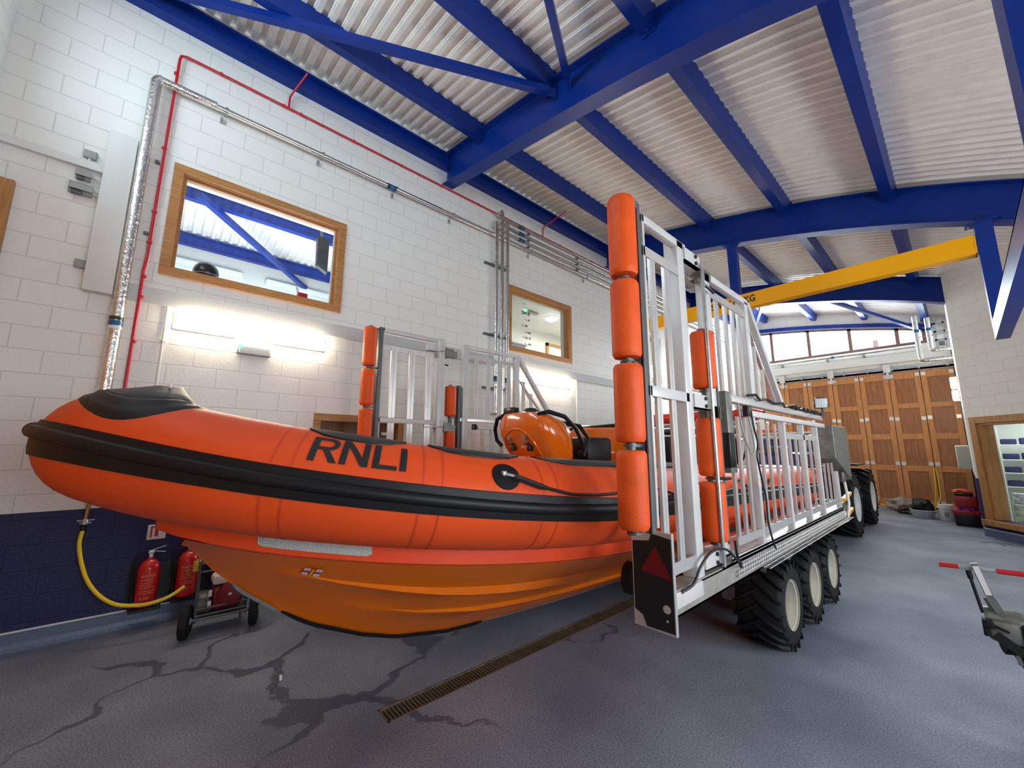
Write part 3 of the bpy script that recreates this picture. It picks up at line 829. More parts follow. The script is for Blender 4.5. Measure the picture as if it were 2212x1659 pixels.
# ------------------------------------------------------------------ SPLAYED SHOP WINDOW
t = thing('window_10', '', '', (*splay(1, 0)[:2], SW[2])); t['kind'] = 'structure'
def sbox(m, a0, a1, z0, z1, o0, o1):
    m.prism([splay(a0, z0, o0), splay(a1, z0, o0), splay(a1, z0, o1), splay(a0, z0, o1)], (0, 0, z1 - z0))
m = MB(); F = .12
sbox(m, SW[0] - F, SW[0] + .02, SW[2] - F, SW[3] + F, -.02, .04); sbox(m, SW[1] - .02, SW[1] + F, SW[2] - F, SW[3] + F, -.02, .04)
sbox(m, SW[0] + .02, SW[1] - .02, SW[3] - .02, SW[3] + F, -.02, .04)
sbox(m, SW[0], SW[0] + .06, SW[2], SW[3], -.255, -.0); sbox(m, SW[1] - .06, SW[1], SW[2], SW[3], -.255, .0); sbox(m, SW[0], SW[1], SW[3] - .06, SW[3], -.255, .0)
sbox(m, SW[0] - F - .03, SW[1] + F + .03, SW[2] - F, SW[2] - .01, -.14, .10)
m.build('window_frame', Mt['oakv'], t, bevel=.005)
m = MB(); m.add([splay(SW[0] + .06, SW[2], -.085), splay(SW[1] - .06, SW[2], -.085), splay(SW[1] - .06, SW[3] - .06, -.085), splay(SW[0] + .06, SW[3] - .06, -.085)], [(0, 1, 2, 3)]); m.build('glass_pane', Mt['glass'], t, fix=False)
# shop interior
m = MB(); m.box(.40, 4.2, 16.0, 16.1, 0, 2.9); struct(m.build('wall_shop_back', mat('pale_green_wall', (.66, .74, .69), .6)))
m = MB(); m.box(.375, .40, 13.6, 16.1, 0, 2.9); struct(m.build('wall_shop_side', Mt['paint']))
m = MB(); m.box(4.2, 4.3, 8.0, 16.1, 0, 2.9); struct(m.build('wall_shop_end', Mt['paint']))
def shopslab(z0, z1):
    m = MB(); m.prism([(.40, 13.45, z0), (XB + .2, 9.6, z0), (4.2, 9.6, z0), (4.2, 16.1, z0), (.40, 16.1, z0)], (0, 0, z1 - z0)); return m
struct(shopslab(2.9, 3.0).build('ceiling_shop', Mt['paint']))
struct(shopslab(.002, .012).build('floor_shop', Mt['paint']))
la = area('shop_light', (1.6, 14.6, 2.8), (0, 0, 0), 1.5, 1.5, 32, (1, 1, .97))
t = thing('shop_shelves', 'white shop shelves seen through the oak framed window at the right edge', 'shelves', (.9, 15.4, .012))
SZ = (.95, 1.27, 1.58, 1.93)
m = MB()
for z in SZ: m.box(.60, 1.7, 15.2, 15.6, z - .022, z)
m.box(.58, .60, 15.2, 15.6, .012, 2.35); m.box(1.7, 1.72, 15.2, 15.6, .012, 2.35)
m.build('boards', Mt['whiteplast'], t)
k = 0
for z, lab in zip(SZ, ('lowest', 'third', 'second', 'top')):
    for j, a in enumerate((.63, .92, 1.25)):
        m = MB(); m.box(a, a + .24, 15.24, 15.54, z + .001, z + .13 + .025 * ((k * 7) % 3), .02)
        o = m.build('folded_clothes', mat('navy_cloth_%d' % k, (.02, .03, .10 + .03 * (k % 3)), .8)); tag(o, 'navy folded clothes on the %s shop shelf, %s pile' % (lab, ('left', 'middle', 'right')[j]), 'clothes', 'navy clothes on the shop shelves'); k += 1
m = MB(); m.box(.60, 1.2, 14.3, 14.7, .012, .62, .02); o = m.build('display_stand', mat('display_card', (.50, .56, .46), .6, col2=(.12, .16, .14), vscale=9)); tag(o, 'mottled pale display stand low behind the oak framed shop window', 'display')
m = MB(); m.box(.62, 1.0, 14.35, 14.6, .625, .85, .02); o = m.build('display_box', mat('white_card', (.75, .78, .76), .6, col2=(.10, .13, .2), vscale=14)); tag(o, 'white patterned box standing on the mottled display stand', 'box')
# ------------------------------------------------------------------ WALL SERVICES
LY = [(0.0, 1.62), (5.19, 6.93), (10.4, 12.0), (15.2, 16.8)]
LL = ['lit strip light on the left wall above the boat bow', 'lit strip light on the left wall behind the far side gates', 'lit strip light on the left wall below the third upper window', 'lit strip light on the left wall nearest the far doors']
for (a, c), lb in zip(LY, LL):
    strip_light(XL, a, c, 3.20, 0, lb, grp='lit strip lights along the left wall', depth=.10, hh=.19)
t = thing('wall_light', 'lit white wall light high on the narrow right wall by the far doors', 'wall light', (XR, 15.3, 3.1))
for z0, z1 in ((3.36, 3.66), (3.05, 3.32)):
    m = MB(); m.box(XR - .035, XR, 15.1, 15.6, z0, z1, .01); m.build('housing', Mt['whiteplast'], t)
    m = MB(); m.box(XR - .14, XR - .036, 15.12, 15.58, z0 + .015, z1 - .015, .03); m.build('diffuser', Mt['lamp'], t)
for k, (yy, lb) in enumerate(((1.2, 'lit strip light added unseen for fill on the bay wall above the nearer window'), (5.4, 'lit strip light added unseen for fill on the bay wall above the farther window'))):
    s_ = strip_light(XB - .10, yy - .8, yy + .8, 3.12, 0, lb, depth=.10, hh=.19)  # out-of-view strip lights added as extra fill from the right

# emergency light
t = thing('emergency_light', 'white emergency light with a green dot, under the nearest strip light on the left wall', 'emergency light', (XL, .8, 2.97))
m = MB(); m.box(XL, XL + .06, .62, .98, 2.92, 3.03, .012); m.build('case', Mt['plast'], t)
m = MB(); m.box(XL + .055, XL + .085, .64, .97, 2.925, 3.025, .014); m.build('lens', Mt['whiteplast'], t)
m = MB(); m.box(XL + .08, XL + .095, .63, .665, 3.0, 3.025); m.build('indicator', Mt['greenled'], t)

# silver lagged riser and long horizontal pipe
t = thing('lagged_pipe', 'fat foil lagged pipe rising at the left, then running along above the upper windows', 'pipe', (XL + .11, -.44, 2.0))
PXp = XL + .11
m = MB(); zs = [2.33 + i * .11 for i in range(33)]
m.tube([(PXp, -.44, z) for z in zs if z < 5.9] + [(PXp, -.44, 5.93), (PXp, -.425, 5.965), (PXp, -.39, 5.985)], .052, 16)
m.tube([(PXp, -.41, 5.975), (PXp, .0, 5.975), (PXp, .12, 5.975)], .046, 14)
m.build('riser_lagging', Mt['foil'], t)
m = MB(); m.tube([(PXp, .1, 5.965), (PXp, 4.6, 5.965), (PXp, 17.0, 5.965)], .034, 14); m.build('horizontal_run', Mt['steel'], t)
m = MB(); m.cyl((PXp, -.44, 1.62), (PXp, -.44, 2.34), .056, 18); m.build('lower_sleeve', Mt['plast'], t)
for z, mt_, h in ((3.10, 'darktape', .035), (3.05, 'bluetape', .05), (3.0, 'strip', .03)):
    m = MB(); m.cyl((PXp, -.44, z - h / 2), (PXp, -.44, z + h / 2), .0555, 18); m.build('band', Mt[mt_], t)
for z in (5.0, 4.12):
    m = MB(); m.box(XL, XL + .04, -.57, -.53, z, z + .03); m.box(XL, XL + .04, -.35, -.31, z, z + .03); m.build('bracket', Mt['darkst'], t)
for y in (.22, 1.36, 2.50, 3.60, 5.6, 7.5, 9.5):
    m = MB(); m.cyl((PXp, y - .015, 5.965), (PXp, y + .015, 5.965), .048, 16); m.box(XL, PXp + .0, y - .012, y + .012, 5.955, 5.975); m.box(XL, XL + .04, y - .05, y - .02, 5.84, 5.91); m.build('clamp', Mt['galv'], t)
m = MB(); m.cyl((PXp, 2.38, 5.965), (PXp, 2.46, 5.965), .040, 16); m.build('blue_band', Mt['bluetape'], t)
for ya, yb in ((2.34, 2.38), (2.46, 2.49)): m = MB(); m.cyl((PXp, ya, 5.965), (PXp, yb, 5.965), .0395, 16); m.build('green_band', Mt['darktape'], t)

# three vertical risers feeding three more horizontal pipes
RZ = [6.13, 6.27, 6.42]
for k, (yy, zt, r, zb) in enumerate(((4.58, 6.18, .034, 2.42), (4.72, 6.50, .036, .1), (4.86, 6.33, .034, 1.9))):
    lb = ['left of the three foil lagged risers in front of the left wall', 'middle and tallest of the three foil lagged risers', 'right of the three foil lagged risers in front of the left wall'][k]
    t = thing('lagged_pipe', lb, 'pipe', (XL + .17, yy, zb), 'foil lagged risers between the upper windows')
    m = MB(); m.tube([(XL + .17, yy, zb), (XL + .17, yy, zt - .03), (XL + .155, yy, zt), (XL + .08, yy, zt + .01), (XL, yy, zt + .01)], r, 14)
    if k == 0: m.tube([(XL + .17, yy, zb + .02), (XL + .165, yy + .01, zb), (XL, yy + .1, zb)], r, 12)
    m.build('lagging', Mt['foil'], t)
    for z in (5.38, 3.95, 2.9):
        c = MB(); c.cyl((XL + .17, yy, z - .015), (XL + .17, yy, z + .015), r + .006, 14); c.box(XL, XL + .15, yy - .01, yy + .01, z - .01, z + .01); c.build('clamp', Mt['galv'], t)
    if k != 1:
        for z, mt_ in ((3.08, 'darktape'), (3.03, 'bluetape'), (2.98, 'strip')):
            c = MB(); c.cyl((XL + .17, yy, z - .025), (XL + .17, yy, z + .025), r + .003, 14); c.build('band', Mt[mt_], t)
for z, lb in ((5.36, 'upper'), (3.93, 'middle'), (2.9, 'lower')):
    m = MB(); m.box(XL, XL + .045, 4.40, 5.02, z - .02, z + .02); tag(m.build('pipe_bracket', Mt['darkst']), '%s dark slotted bracket holding the three risers to the wall' % lb, 'bracket', 'dark wall brackets behind the risers')
for k, z in enumerate(RZ):
    t = thing('lagged_pipe', ['lowest of the three thin silver pipes above the long lagged pipe', 'middle of the three thin silver pipes above the long lagged pipe', 'top silver pipe of the stack under the red pipe'][k], 'pipe', (PXp - .02, 4.9, z), 'stack of thin silver pipes on the left wall')
    m = MB(); m.tube([(PXp - .02, 4.6, z), (PXp - .02, 9, z), (PXp - .02, 17.0, z)], .026, 12); m.build('pipe', Mt['steel'], t)
    c = MB(); c.cyl((PXp - .02, 5.28, z), (PXp - .02, 5.36, z), .034, 12); c.build('blue_band', Mt['bluetape'], t)
    
    for ya, yb in ((5.24, 5.28), (5.36, 5.39)): c = MB(); c.cyl((PXp - .02, ya, z), (PXp - .02, yb, z), .033, 12); c.build('green_band', Mt['darktape'], t)
    c = MB()
    for y in (5.55, 7.2, 9.0, 11): c.box(XL, PXp - .02, y - .02, y + .02, z - .075, z - .04)
    c.build('clips', Mt['darkst'], t)
# more bracket feet under the long pipe
# red pipe
t = thing('red_pipe', 'thin red pipe climbing the left wall and running under the eaves', 'pipe', (XL + .05, -.28, 0))
rx = XL + .045
m = MB(); m.tube([(rx, -.30, 1.62), (rx, -.30, 3.55), (rx, -.30, 3.60), (rx + .03, -.30, 3.68), (rx + .03, -.29, 3.85), (rx, -.29, 3.93), (rx, -.28, 6.40), (rx, -.27, 6.46), (rx, -.22, 6.485), (rx, .2, 6.49), (rx, 8, 6.49), (rx, 17, 6.49)], .015, 10)
m.build('pipe', Mt['redpipe'], t)
m = MB(); m.tube([(rx, .89, 6.49), (rx, .89, 6.66), (rx + .03, .91, 6.72), (rx + .26, 1.03, 6.95)], .013, 10); m.build('branch', Mt['redpipe'], t)
m = MB(); m.tube([(rx, 6.02, 6.49), (rx, 6.02, 6.66), (rx + .03, 6.03, 6.72), (rx + .55, 6.2, 6.95)], .013, 10); m.build('branch', Mt['redpipe'], t)
m = MB()
for z in (6.2, 5.2, 4.4, 4.03, 3.62, 3.4, 2.9): m.lathe([(.014, -.018), (.024, -.012), (.024, .012), (.014, .018)], (rx if not 3.6 < z < 3.93 else rx + .03, -.29, z), n=12)
for y in (.12, .83, 1.05, 1.8, 2.6, 3.4, 4.2, 5.4, 6.6, 7.8): m.lathe([(.014, -.018), (.023, -.012), (.023, .012), (.014, .018)], (rx, y, 6.49), (0, 1, 0), n=12)
m.build('clips', Mt['redpipe'], t)

# boxed trunking column, ledge trunking, switches
m = MB(); m.box(XL, XL + .12, -.72, -.50, 3.35, 5.15, .004); o = m.build('trunking_column', Mt['paint']); tag(o, 'tall white boxed trunking beside the fat lagged pipe', 'trunking')
m = MB(); m.box(XL, XL + .055, YN, -.72, 4.66, 4.74); tag(m.build('ledge_trunking', Mt['paint']), 'white horizontal ledge trunking at the upper left of the wall', 'trunking')
def switchbox(y, z, w_, h, d, label, socket=False):
    t = thing('socket_box' if socket else 'junction_box', label, 'electrical box', (XL, y, z))
    m = MB(); m.box(XL, XL + d * .55, y - w_ / 2, y + w_ / 2, z - h / 2, z + h / 2, .006); m.build('back_box', Mt['plast'], t)
    if socket:
        m = MB(); m.prism([(XL + d * .5, y - w_ / 2, z - h * .2), (XL + d * 1.25, y - w_ / 2 + .008, z - h * .3), (XL + d * 1.2, y - w_ / 2 + .008, z + h * .2), (XL + d * .5, y - w_ / 2, z + h * .5)], (0, w_, 0)); m.build('flap_cover', Mt['plast'], t)
        m = MB(); m.box(XL + d * .5, XL + d * .95, y - w_ * .35, y + w_ * .1, z - h * .62, z - h * .3, .004); m.build('socket', Mt['darkst'], t)
    else:
        m = MB(); m.box(XL + d * .55, XL + d * .65, y - w_ / 2 + .004, y + w_ / 2 - .004, z - h / 2 + .004, z + h / 2 - .004, .003); m.build('lid', Mt['plast'], t)
    return t


switchbox(-.84, 4.83, .10, .09, .06, 'small square grey junction box above the wall ledge')
switchbox(-.86, 4.58, .11, .11, .07, 'upper grey weatherproof socket at the upper left', True)
switchbox(-.86, 4.42, .17, .12, .08, 'lower and wider grey weatherproof socket at the upper left', True)
switchbox(-.76, 3.63, .10, .09, .07, 'grey junction box on the left edge of the boxed trunking')
m = MB(); m.tube([(XL + .03, -.80, 4.58), (XL + .03, -.72, 4.585)], .01, 8); m.tube([(XL + .03, -.78, 4.40), (XL + .03, -.71, 4.40)], .01, 8)
m.tube([(XL + .03, -.84, 4.78), (XL + .03, -.84, 4.73)], .01, 8)
tag(m.build('conduit', Mt['paint']), 'short white conduits between the grey sockets and the trunking', 'conduit')
m = MB(); m.tube([(XL + .02, -.06, 3.35), (XL + .02, -.06, 1.5)], .012, 8)
m.lathe([(.012, -.01), (.024, -.008), (.024, .008), (.012, .01)], (XL + .02, -.06, 2.95), n=10)
tag(m.build('conduit', Mt['paint']), 'thin white conduit dropping behind the boat bow', 'conduit')
m = MB(); m.tube([(XL + .02, 7.12, 3.35), (XL + .02, 7.12, .9)], .016, 8); tag(m.build('conduit', Mt['whiteplast']), 'thin white conduit right of the second lit strip light', 'conduit')
m = MB(); m.tube([(XL + .02, 9.0, 3.35), (XL + .02, 9.0, .9)], .014, 8); m.tube([(XL + .02, 9.06, 3.35), (XL + .02, 9.06, .9)], .014, 8); tag(m.build('conduit', Mt['whiteplast']), 'pair of white conduits left of the tall near rollers', 'conduit')

# pipes over the far doors and at the right
t = thing('lagged_pipe', 'silver lagged pipe running above the far folding doors', 'pipe', (-4.8, YF - .14, 5.06))
m = MB(); m.tube([(-5.6, YF - .14, 5.05), (-2, YF - .14, 5.06), (-.62, YF - .14, 5.07)], .04, 12); m.build('lagging', Mt['foil'], t)
m = MB()
for x in (-4.3, -2.9, -1.9): m.box(x - .03, x + .03, YF - .18, YF, 4.93, 5.02)
m.build('clips', Mt['galv'], t)
m = MB(); m.cyl((-2.78, YF - .14, 5.058), (-2.68, YF - .14, 5.058), .045, 12); m.build('blue_band', Mt['bluetape'], t)
for k, (x, zt, zb, yy) in enumerate(((-.50, 5.62, 4.30, 16.0), (-.26, 5.50, 4.56, 16.0))):
    t = thing('lagged_pipe', ['left, lower reaching of the two hooked silver pipes at the far right wall', 'right, shorter of the two hooked silver pipes at the far right wall'][k], 'pipe', (x, yy, zb), 'hooked silver pipes near the far right corner')
    m = MB(); m.tube([(x, yy, zt), (x, yy, zb + .05), (x + .012, yy, zb + .012), (x + .06, yy, zb), (XR, yy, zb)], .055, 14); m.build('lagging', Mt['foil'], t)
    c = MB(); c.cyl((x, yy, 5.12), (x, yy, 5.20), .059, 14); c.build('blue_band', Mt['bluetape'], t)
    c = MB(); c.tube([(x + .05, yy, 4.98), (XR, yy, 5.0)], .012, 8); c.build('support_rod', Mt['galv'], t)
t = thing('slotted_frame', 'grey slotted steel frame behind the hooked pipes in the far right corner', 'bracket', (-.05, 16.8, 4.7))
m = MB(); m.box(-.18, -.12, 16.8, 16.86, 4.65, 5.7); m.box(.02, .06, 16.8, 16.86, 4.65, 5.6)
for z in (4.7, 4.95, 5.2, 5.45): m.box(-.18, .06, 16.8, 16.86, z, z + .05)
m.build('frame', Mt['galv'], t)
m = MB(); m.box(-.11, 0.01, 16.75, 16.85, 4.80, 4.92); m.build('valve_block', Mt['darkst'], t)
# electrical panel at right of far doors
t = thing('wall_cabinet', 'pale grey metal cabinet hung beside the far folding doors', 'cabinet', (-.02, 17.2, 1.32))
m = MB(); m.box(-.14, XR, 16.4, 16.95, 1.30, 1.92, .01); m.build('case', Mt['whiteplast'], t)
m = MB(); m.box(-.12, XR, 16.38, 16.40, 1.33, 1.89); m.build('door', Mt['plast'], t)
# ------------------------------------------------------------------ LAUNCHING CARRIAGE
XC = -3.015
car = thing('launch_carriage', 'white aluminium launching carriage with tall side gates and orange rollers around the boat', 'boat trailer', (XC, 5, 0))


def wheel_parts(cx, y, r, wd, side, rimr, lug=19, parent=car, rimmat='rim', hubd=.5, name='tyre', ld=.03):
    """agricultural tyre with chevron lugs; side=+1 outer face towards +X; cx = outer face x"""
    m = MB(); xi = cx - side * wd; z = r
    prof = [(rimr, .03), (rimr + .02, .0), (rimr + (r - rimr) * .45, -.012), (r - .055, .0), (r - ld, .035), (r - ld, wd - .035), (r - .055, wd), (rimr + (r - rimr) * .45, wd + .012), (rimr + .02, wd), (rimr, wd - .03)]
    m.lathe([(a, b_) for a, b_ in prof], (cx, y, z), (-side, 0, 0), n=40, caps=False)
    for k in range(lug):
        for h in (0, 1):
            a0 = 2 * PI * (k + .5 * h) / lug
            sweep = .62 * (1.9 / lug * 6)
            n = 4; rows_o = []; rows_i = []
            e0, e1 = (.0, wd * .55) if h == 0 else (wd, wd * .45)
            for i in range(n + 1):
                t = i / n; off = e0 + (e1 - e0) * t; a = a0 + sweep * t
                hw = (.075 - .02 * t) * (6.5 / lug) * 2.2
                rr = r - .012 if i == 0 else r
                for (rad, lst) in ((rr, rows_o), (r - ld - .01, rows_i)):
                    lst.append([(cx - side * off, y + rad * math.sin(a + sg * hw), z + rad * math.cos(a + sg * hw)) for sg in (-.5, .5)])
            vs = []; fs = []
            for i in range(n + 1): vs += rows_o[i] + rows_i[i]
            for i in range(n):
                p = i * 4; q_ = p + 4
                fs += [(p, p + 1, q_ + 1, q_), (p, q_, q_ + 2, p + 2), (p + 1, p + 3, q_ + 3, q_ + 1)]
            fs += [(0, 2, 3, 1), (n * 4, n * 4 + 1, n * 4 + 3, n * 4 + 2)]
            # side-wall shoulder of the lug
            x0 = cx - side * (e0 + (.0 if h == 0 else 0)); 
            ss = [(x0, y + rad * math.sin(a0 + sg * .5 * .075 * 14 / lug), z + rad * math.cos(a0 + sg * .5 * .075 * 14 / lug)) for rad in (r - .012, r - .085) for sg in (-1, 1)]
            m.add(vs, fs)
            ox = side * .012 * (1 if h == 0 else -1)
            m.add([(v[0] + ox, v[1], v[2]) for v in ss] + ss, [(0, 1, 3, 2), (0, 2, 6, 4), (1, 5, 7, 3), (0, 4, 5, 1)])
    ty = m.build(name, Mt['tyre'], parent)
    m = MB()
    m.lathe([(rimr + .012, -.005), (rimr + .012, .012), (rimr - .008, .016), (rimr - .02, .06), (rimr - .03, .075), (rimr - .035, wd * hubd), (.09, wd * hubd - .015), (.085, wd * hubd - .05), (.001, wd * hubd - .055)], (cx, y, z), (-side, 0, 0), n=36, caps=False)
    m.build('rim', Mt[rimmat], ty)
    return ty


def side(s):
    XO = XC + s * (XC * -1 - 1.18) if s > 0 else XC - 1.835
    XO = XC + s * 1.835           # outer face plane (-1.18 / -4.85)
    fx = lambda o: XO - s * o     # o = distance inwards
    def bx(m, o0, o1, y0, y1, z0, z1, bev=0): m.box(fx(o0), fx(o1), y0, y1, z0, z1, bev); return m
    A = 'white'
    # chassis
    m = MB(); bx(m, 0, .012, 2.28, 7.15, .855, .99); bx(m, .0, .12, 2.28, 7.15, .98, 1.0); bx(m, .0, .14, 2.28, 7.15, .855, .867); bx(m, .11, .14, 2.28, 7.15, .86, 1.0)
    m.build('chassis_beam', Mt['shadealu'], car)
    m = MB(); bx(m, -.02, .09, 2.225, 2.62, .91, .995, .004); m.build('box_beam', Mt[A], car)
    m = MB(); bx(m, .0, .36, 3.15, 7.15, 1.0, 1.028, .006); bx(m, .0, .02, 3.15, 7.15, .985, 1.03, .004); m.build('side_deck', Mt['alu'], car)
    # wire mesh guard
    m = MB()
    for z in (.905, .935, .965): m.tube([(fx(-.022), 3.2, z), (fx(-.022), 7.1, z)], .0035, 5)
    for z in (.90,): m.tube([(fx(-.10), 3.6, z), (fx(-.10), 7.1, z)], .0035, 5); m.tube([(fx(-.06), 3.6, z), (fx(-.06), 7.1, z)], .0035, 5)
    y = 3.2
    while y < 7.1:
        m.tube([(fx(-.022), y, .985), (fx(-.022), y, .902), (fx(-.10) if y > 3.6 else fx(-.03), y, .90)], .0028, 4); y += .052
    m.build('mesh_guard', Mt['alu'], car)
    # end plate
    m = MB(); a, b_ = sorted((fx(-.05), fx(.20))); m.box(a, b_, 2.19, 2.215, .80, 1.33); m.build('end_plate', Mt['alu'], car)
    m = MB(); m.prism([(fx(-.045), 2.186, .815), (fx(-.045), 2.186, 1.30), (fx(.07), 2.186, 1.315), (fx(.085), 2.186, 1.275), (fx(.192), 2.186, 1.26), (fx(.192), 2.186, .885), (fx(.145), 2.186, .865), (fx(.12), 2.186, .81)], (0, .004, 0)); pl = m.build('tail_board', Mt['blackgloss'], car)
    m = MB(); cx = fx(.05); m.prism([(cx - .095, 2.182, 1.105), (cx + .095, 2.182, 1.085), (cx + .0, 2.182, 1.25)], (0, .004, 0)); m.build('reflector', mat('dark_red_reflector_%d' % s, (.16, .003, .008), .25), pl)
    for zz_, rr_ in ((.93, .022), (.87, .006)): m = MB(); m.cyl((fx(-.005), 2.183, zz_), (fx(-.005), 2.187, zz_), rr_, 16); m.build('hole', Mt['alu'], pl)
    # lower corner upright behind the plate
    m = MB(); bx(m, .10, .19, 2.22, 2.30, .84, 1.36); m.build('corner_post', Mt[A], car)
    # roller columns
    def column(y, zs, o=.035, ch=True):
        cx = fx(o)
        for z0, z1 in zs:
            m = MB(); m.lathe([(.045, 0), (.072, .004), (.081, .02), (.082, .05), (.082, z1 - z0 - .05), (.081, z1 - z0 - .02), (.072, z1 - z0 - .004), (.045, z1 - z0)], (cx, y, z0), n=28); m.build('fender_roller', Mt['fender'], car)
        m = MB(); m.cyl((cx, y, zs[-1][0] - .025), (cx, y, zs[0][1] + .02), .028, 14)
        allz = [zs[0][1] + .008] + [a for a, _ in zs]
        for z in allz:
            m.cyl((cx, y, z - .022), (cx, y, z - .008), .040, 14)
            m.box(cx - .012, cx + .012, y, y + .16, z - .024, z - .006)
        m.build('roller_spindle', Mt['darkst'], car)
        m = MB(); m.box(cx - .045, cx + .045, y + .105, y + .113, zs[-1][0] - .03, zs[0][1] + .02); m.box(cx - .035, cx - .028, y + .105, y + .155, zs[-1][0] - .03, zs[0][1] + .02); m.box(cx + .028, cx + .035, y + .105, y + .155, zs[-1][0] - .03, zs[0][1] + .02)
        m.build('roller_channel', Mt['darkst'], car)
    column(1.96 if s > 0 else 1.885, [(2.80, 3.30), (2.305, 2.765), (1.83, 2.27), (1.37, 1.79)])
    column(2.99 if s > 0 else 3.10, [(2.235, 2.67), (1.605, 2.02), (1.165, 1.57)])
    # first gate (the far gate is a little longer)
    G = dict(a0=2.14, a1=2.74, p=2.65, b0=3.17, b1=3.99, q=3.09, r=3.935, dg=4.80, zt=3.27, z2=3.17, br1=(2.265, 2.445), br2=(3.28, 3.46, 3.62, 3.76)) if s > 0 else dict(a0=2.04, a1=2.98, p=2.90, b0=3.29, b1=4.42, q=3.33, r=4.37, dg=5.30, zt=3.33, z2=3.33, br1=(2.22, 2.48, 2.74), br2=(3.56, 3.80, 4.02, 4.22))
    def rail(name, o0, o1, y0, y1, z0, z1, mt_=A, bev=.004): m = MB(); bx(m, o0, o1, y0, y1, z0, z1, bev); return m.build(name, Mt[mt_], car)
    rail('top_rail', .0, .05, G['a0'], G['a1'], G['zt'] - .055, G['zt'])
    rail('gate_post', .0, .05, G['a0'], G['a0'] + .025, 1.36, G['zt'])
    rail('mid_rail', .0, .05, G['a0'], G['p'], 2.105, 2.17)
    rail('post', .0, .10, G['p'] - .05, G['p'] + .05, 1.0, G['zt'], A, .006)
    rail('bar_bracket', .0, .012, G['a0'], G['p'] - .05, G['zt'] - .28, G['zt'] - .215, 'alu', 0)
    rail('foot_bracket', .0, .012, G['a0'] + .1, G['p'] - .05, 1.08, 1.145, 'alu', 0)
    def bars(ys, z0, z1, w_=.062):
        if s < 0: w_ *= 1.4
        for y in ys:
            m = MB(); bx(m, .012, .032, y - w_ / 2, y - .003, z0, z1); bx(m, .012, .032, y + .003, y + w_ / 2, z0, z1); bx(m, .016, .026, y - .01, y + .01, z0, z1)
            m.build('bar', Mt['alu'], car)
    bars(G['br1'], 1.12, G['zt'] - .24)
    # hinges between first and second gate
    def hinge(z, name='hinge_block'):
        m = MB(); bx(m, -.01, .02, 2.70, 2.95, z, z + .10); bx(m, -.01, .10, 2.70, 2.95, z, z + .008); bx(m, -.01, .10, 2.90, 2.905, z, z + .1); hb = m.build('hinge_plate', Mt[A], car)
        m = MB(); bx(m, .0, .09, 2.97, 3.16, z - .05, z + .04); bx(m, .03, .06, 2.93, 3.12, z + .045, z + .075); m.cyl((fx(.04), 3.0, z - .07), (fx(.04), 3.0, z + .08), .022, 10); m.build('hinge_knuckle', Mt['greyst'], hb)
        for zz in (z + .025, z + .078): m = MB(); m.cyl((fx(-.022), 2.87, zz), (fx(.02), 2.87, zz), .014, 10); m.build('bolt', Mt['blackgloss'], hb)
    hinge(3.14); hinge(2.07); hinge(1.03)
    m = MB(); m.cyl((fx(-.03), 2.93, 1.02), (fx(-.03), 2.93, 3.18), .013, 10); m.build('locking_rod', Mt['galv'], car)
    m = MB(); m.tube([(fx(-.03), 2.93, 3.02), (fx(-.04), 3.0, 3.0), (fx(-.04), 3.09, 2.985)], .011, 8); m.tube([(fx(-.03), 2.93, 1.60), (fx(-.05), 3.02, 1.59), (fx(-.05), 3.10, 1.59)], .011, 8); m.build('rod_handle', Mt['blackgloss'], car)
    # second gate, upper
    rail('top_rail', .0, .05, G['b0'], G['b1'], G['z2'] - .055, G['z2'])
    rail('post', .0, .08, G['q'] - .045, G['q'] + .045, 1.05, G['z2'] - .01, A, .006)
    rail('post', .0, .08, G['r'] - .045, G['r'] + .045, 2.22, G['z2'] - .03, A, .006)
    rail('bar_bracket', .0, .012, G['q'] + .05, G['r'] - .04, G['z2'] - .195, G['z2'] - .135, 'alu', 0)
    bars(G['br2'], 2.24, G['z2'] - .17, .05)
    bars((G['r'] + .18,), 2.24, G['z2'] - .42, .045)
    bars((G['r'] + .36,), 2.24, G['z2'] - .62, .045)
    m = MB(); m.bar((fx(.03), G['b1'], G['z2'] - .03), (fx(.03), G['dg'], 2.24), .07, .06); m.build('diagonal_brace', Mt[A], car)
    m = MB(); m.bar((fx(.03), G['b1'] + .01, 2.93), (fx(.03), G['dg'] - .18, 2.25), .035, .02); m.cyl((fx(.02), G['b1'] + .11, 2.80), (fx(.02), G['b1'] + .33, 2.56), .013, 10); m.build('gas_strut', Mt['alu'], car)
    # lower long side frame
    rail('top_rail', .0, .06, 3.25, 6.52, 2.17, 2.23, 'alu')
    rail('hand_rail', -.03, .03, 3.62, 6.42, 2.07, 2.12)
    m = MB(); bx(m, -.02, .04, 3.22, 3.34, 1.62, 2.24, .004); m.build('latch_post', Mt['greyst'], car)
    m = MB(); bx(m, -.03, .02, 3.20, 3.30, 1.66, 1.92, .004); m.build('latch_block', Mt['blackgloss'], car)
    m = MB(); bx(m, -.06, -.02, 3.55, 3.62, 2.06, 2.15, .004); m.build('latch_block', Mt['blackgloss'], car)
    for y in (3.88, 4.77, 5.48, 6.13, 7.06):
        top = 2.08 if y < 7 else 1.5
        rail('post', .0, .055, y - .03, y + .03, 1.02, top, A, .006)
    bars((3.38, 3.54, 3.70), 1.12, 2.06, .045); bars((4.08, 4.28, 4.50), 1.12, 2.04, .042); bars((4.97, 5.20), 1.12, 1.93, .042); bars((5.80,), 1.12, 1.93, .04); bars((6.40, 6.62, 6.84), 1.12, 1.62, .035)
    for y0, y1 in ((3.30, 3.84), (3.92, 4.73), (4.81, 5.44), (5.52, 6.09), (6.2, 7.02)):
        rail('foot_bracket', .0, .012, y0, y1, 1.09, 1.15, 'alu', 0)
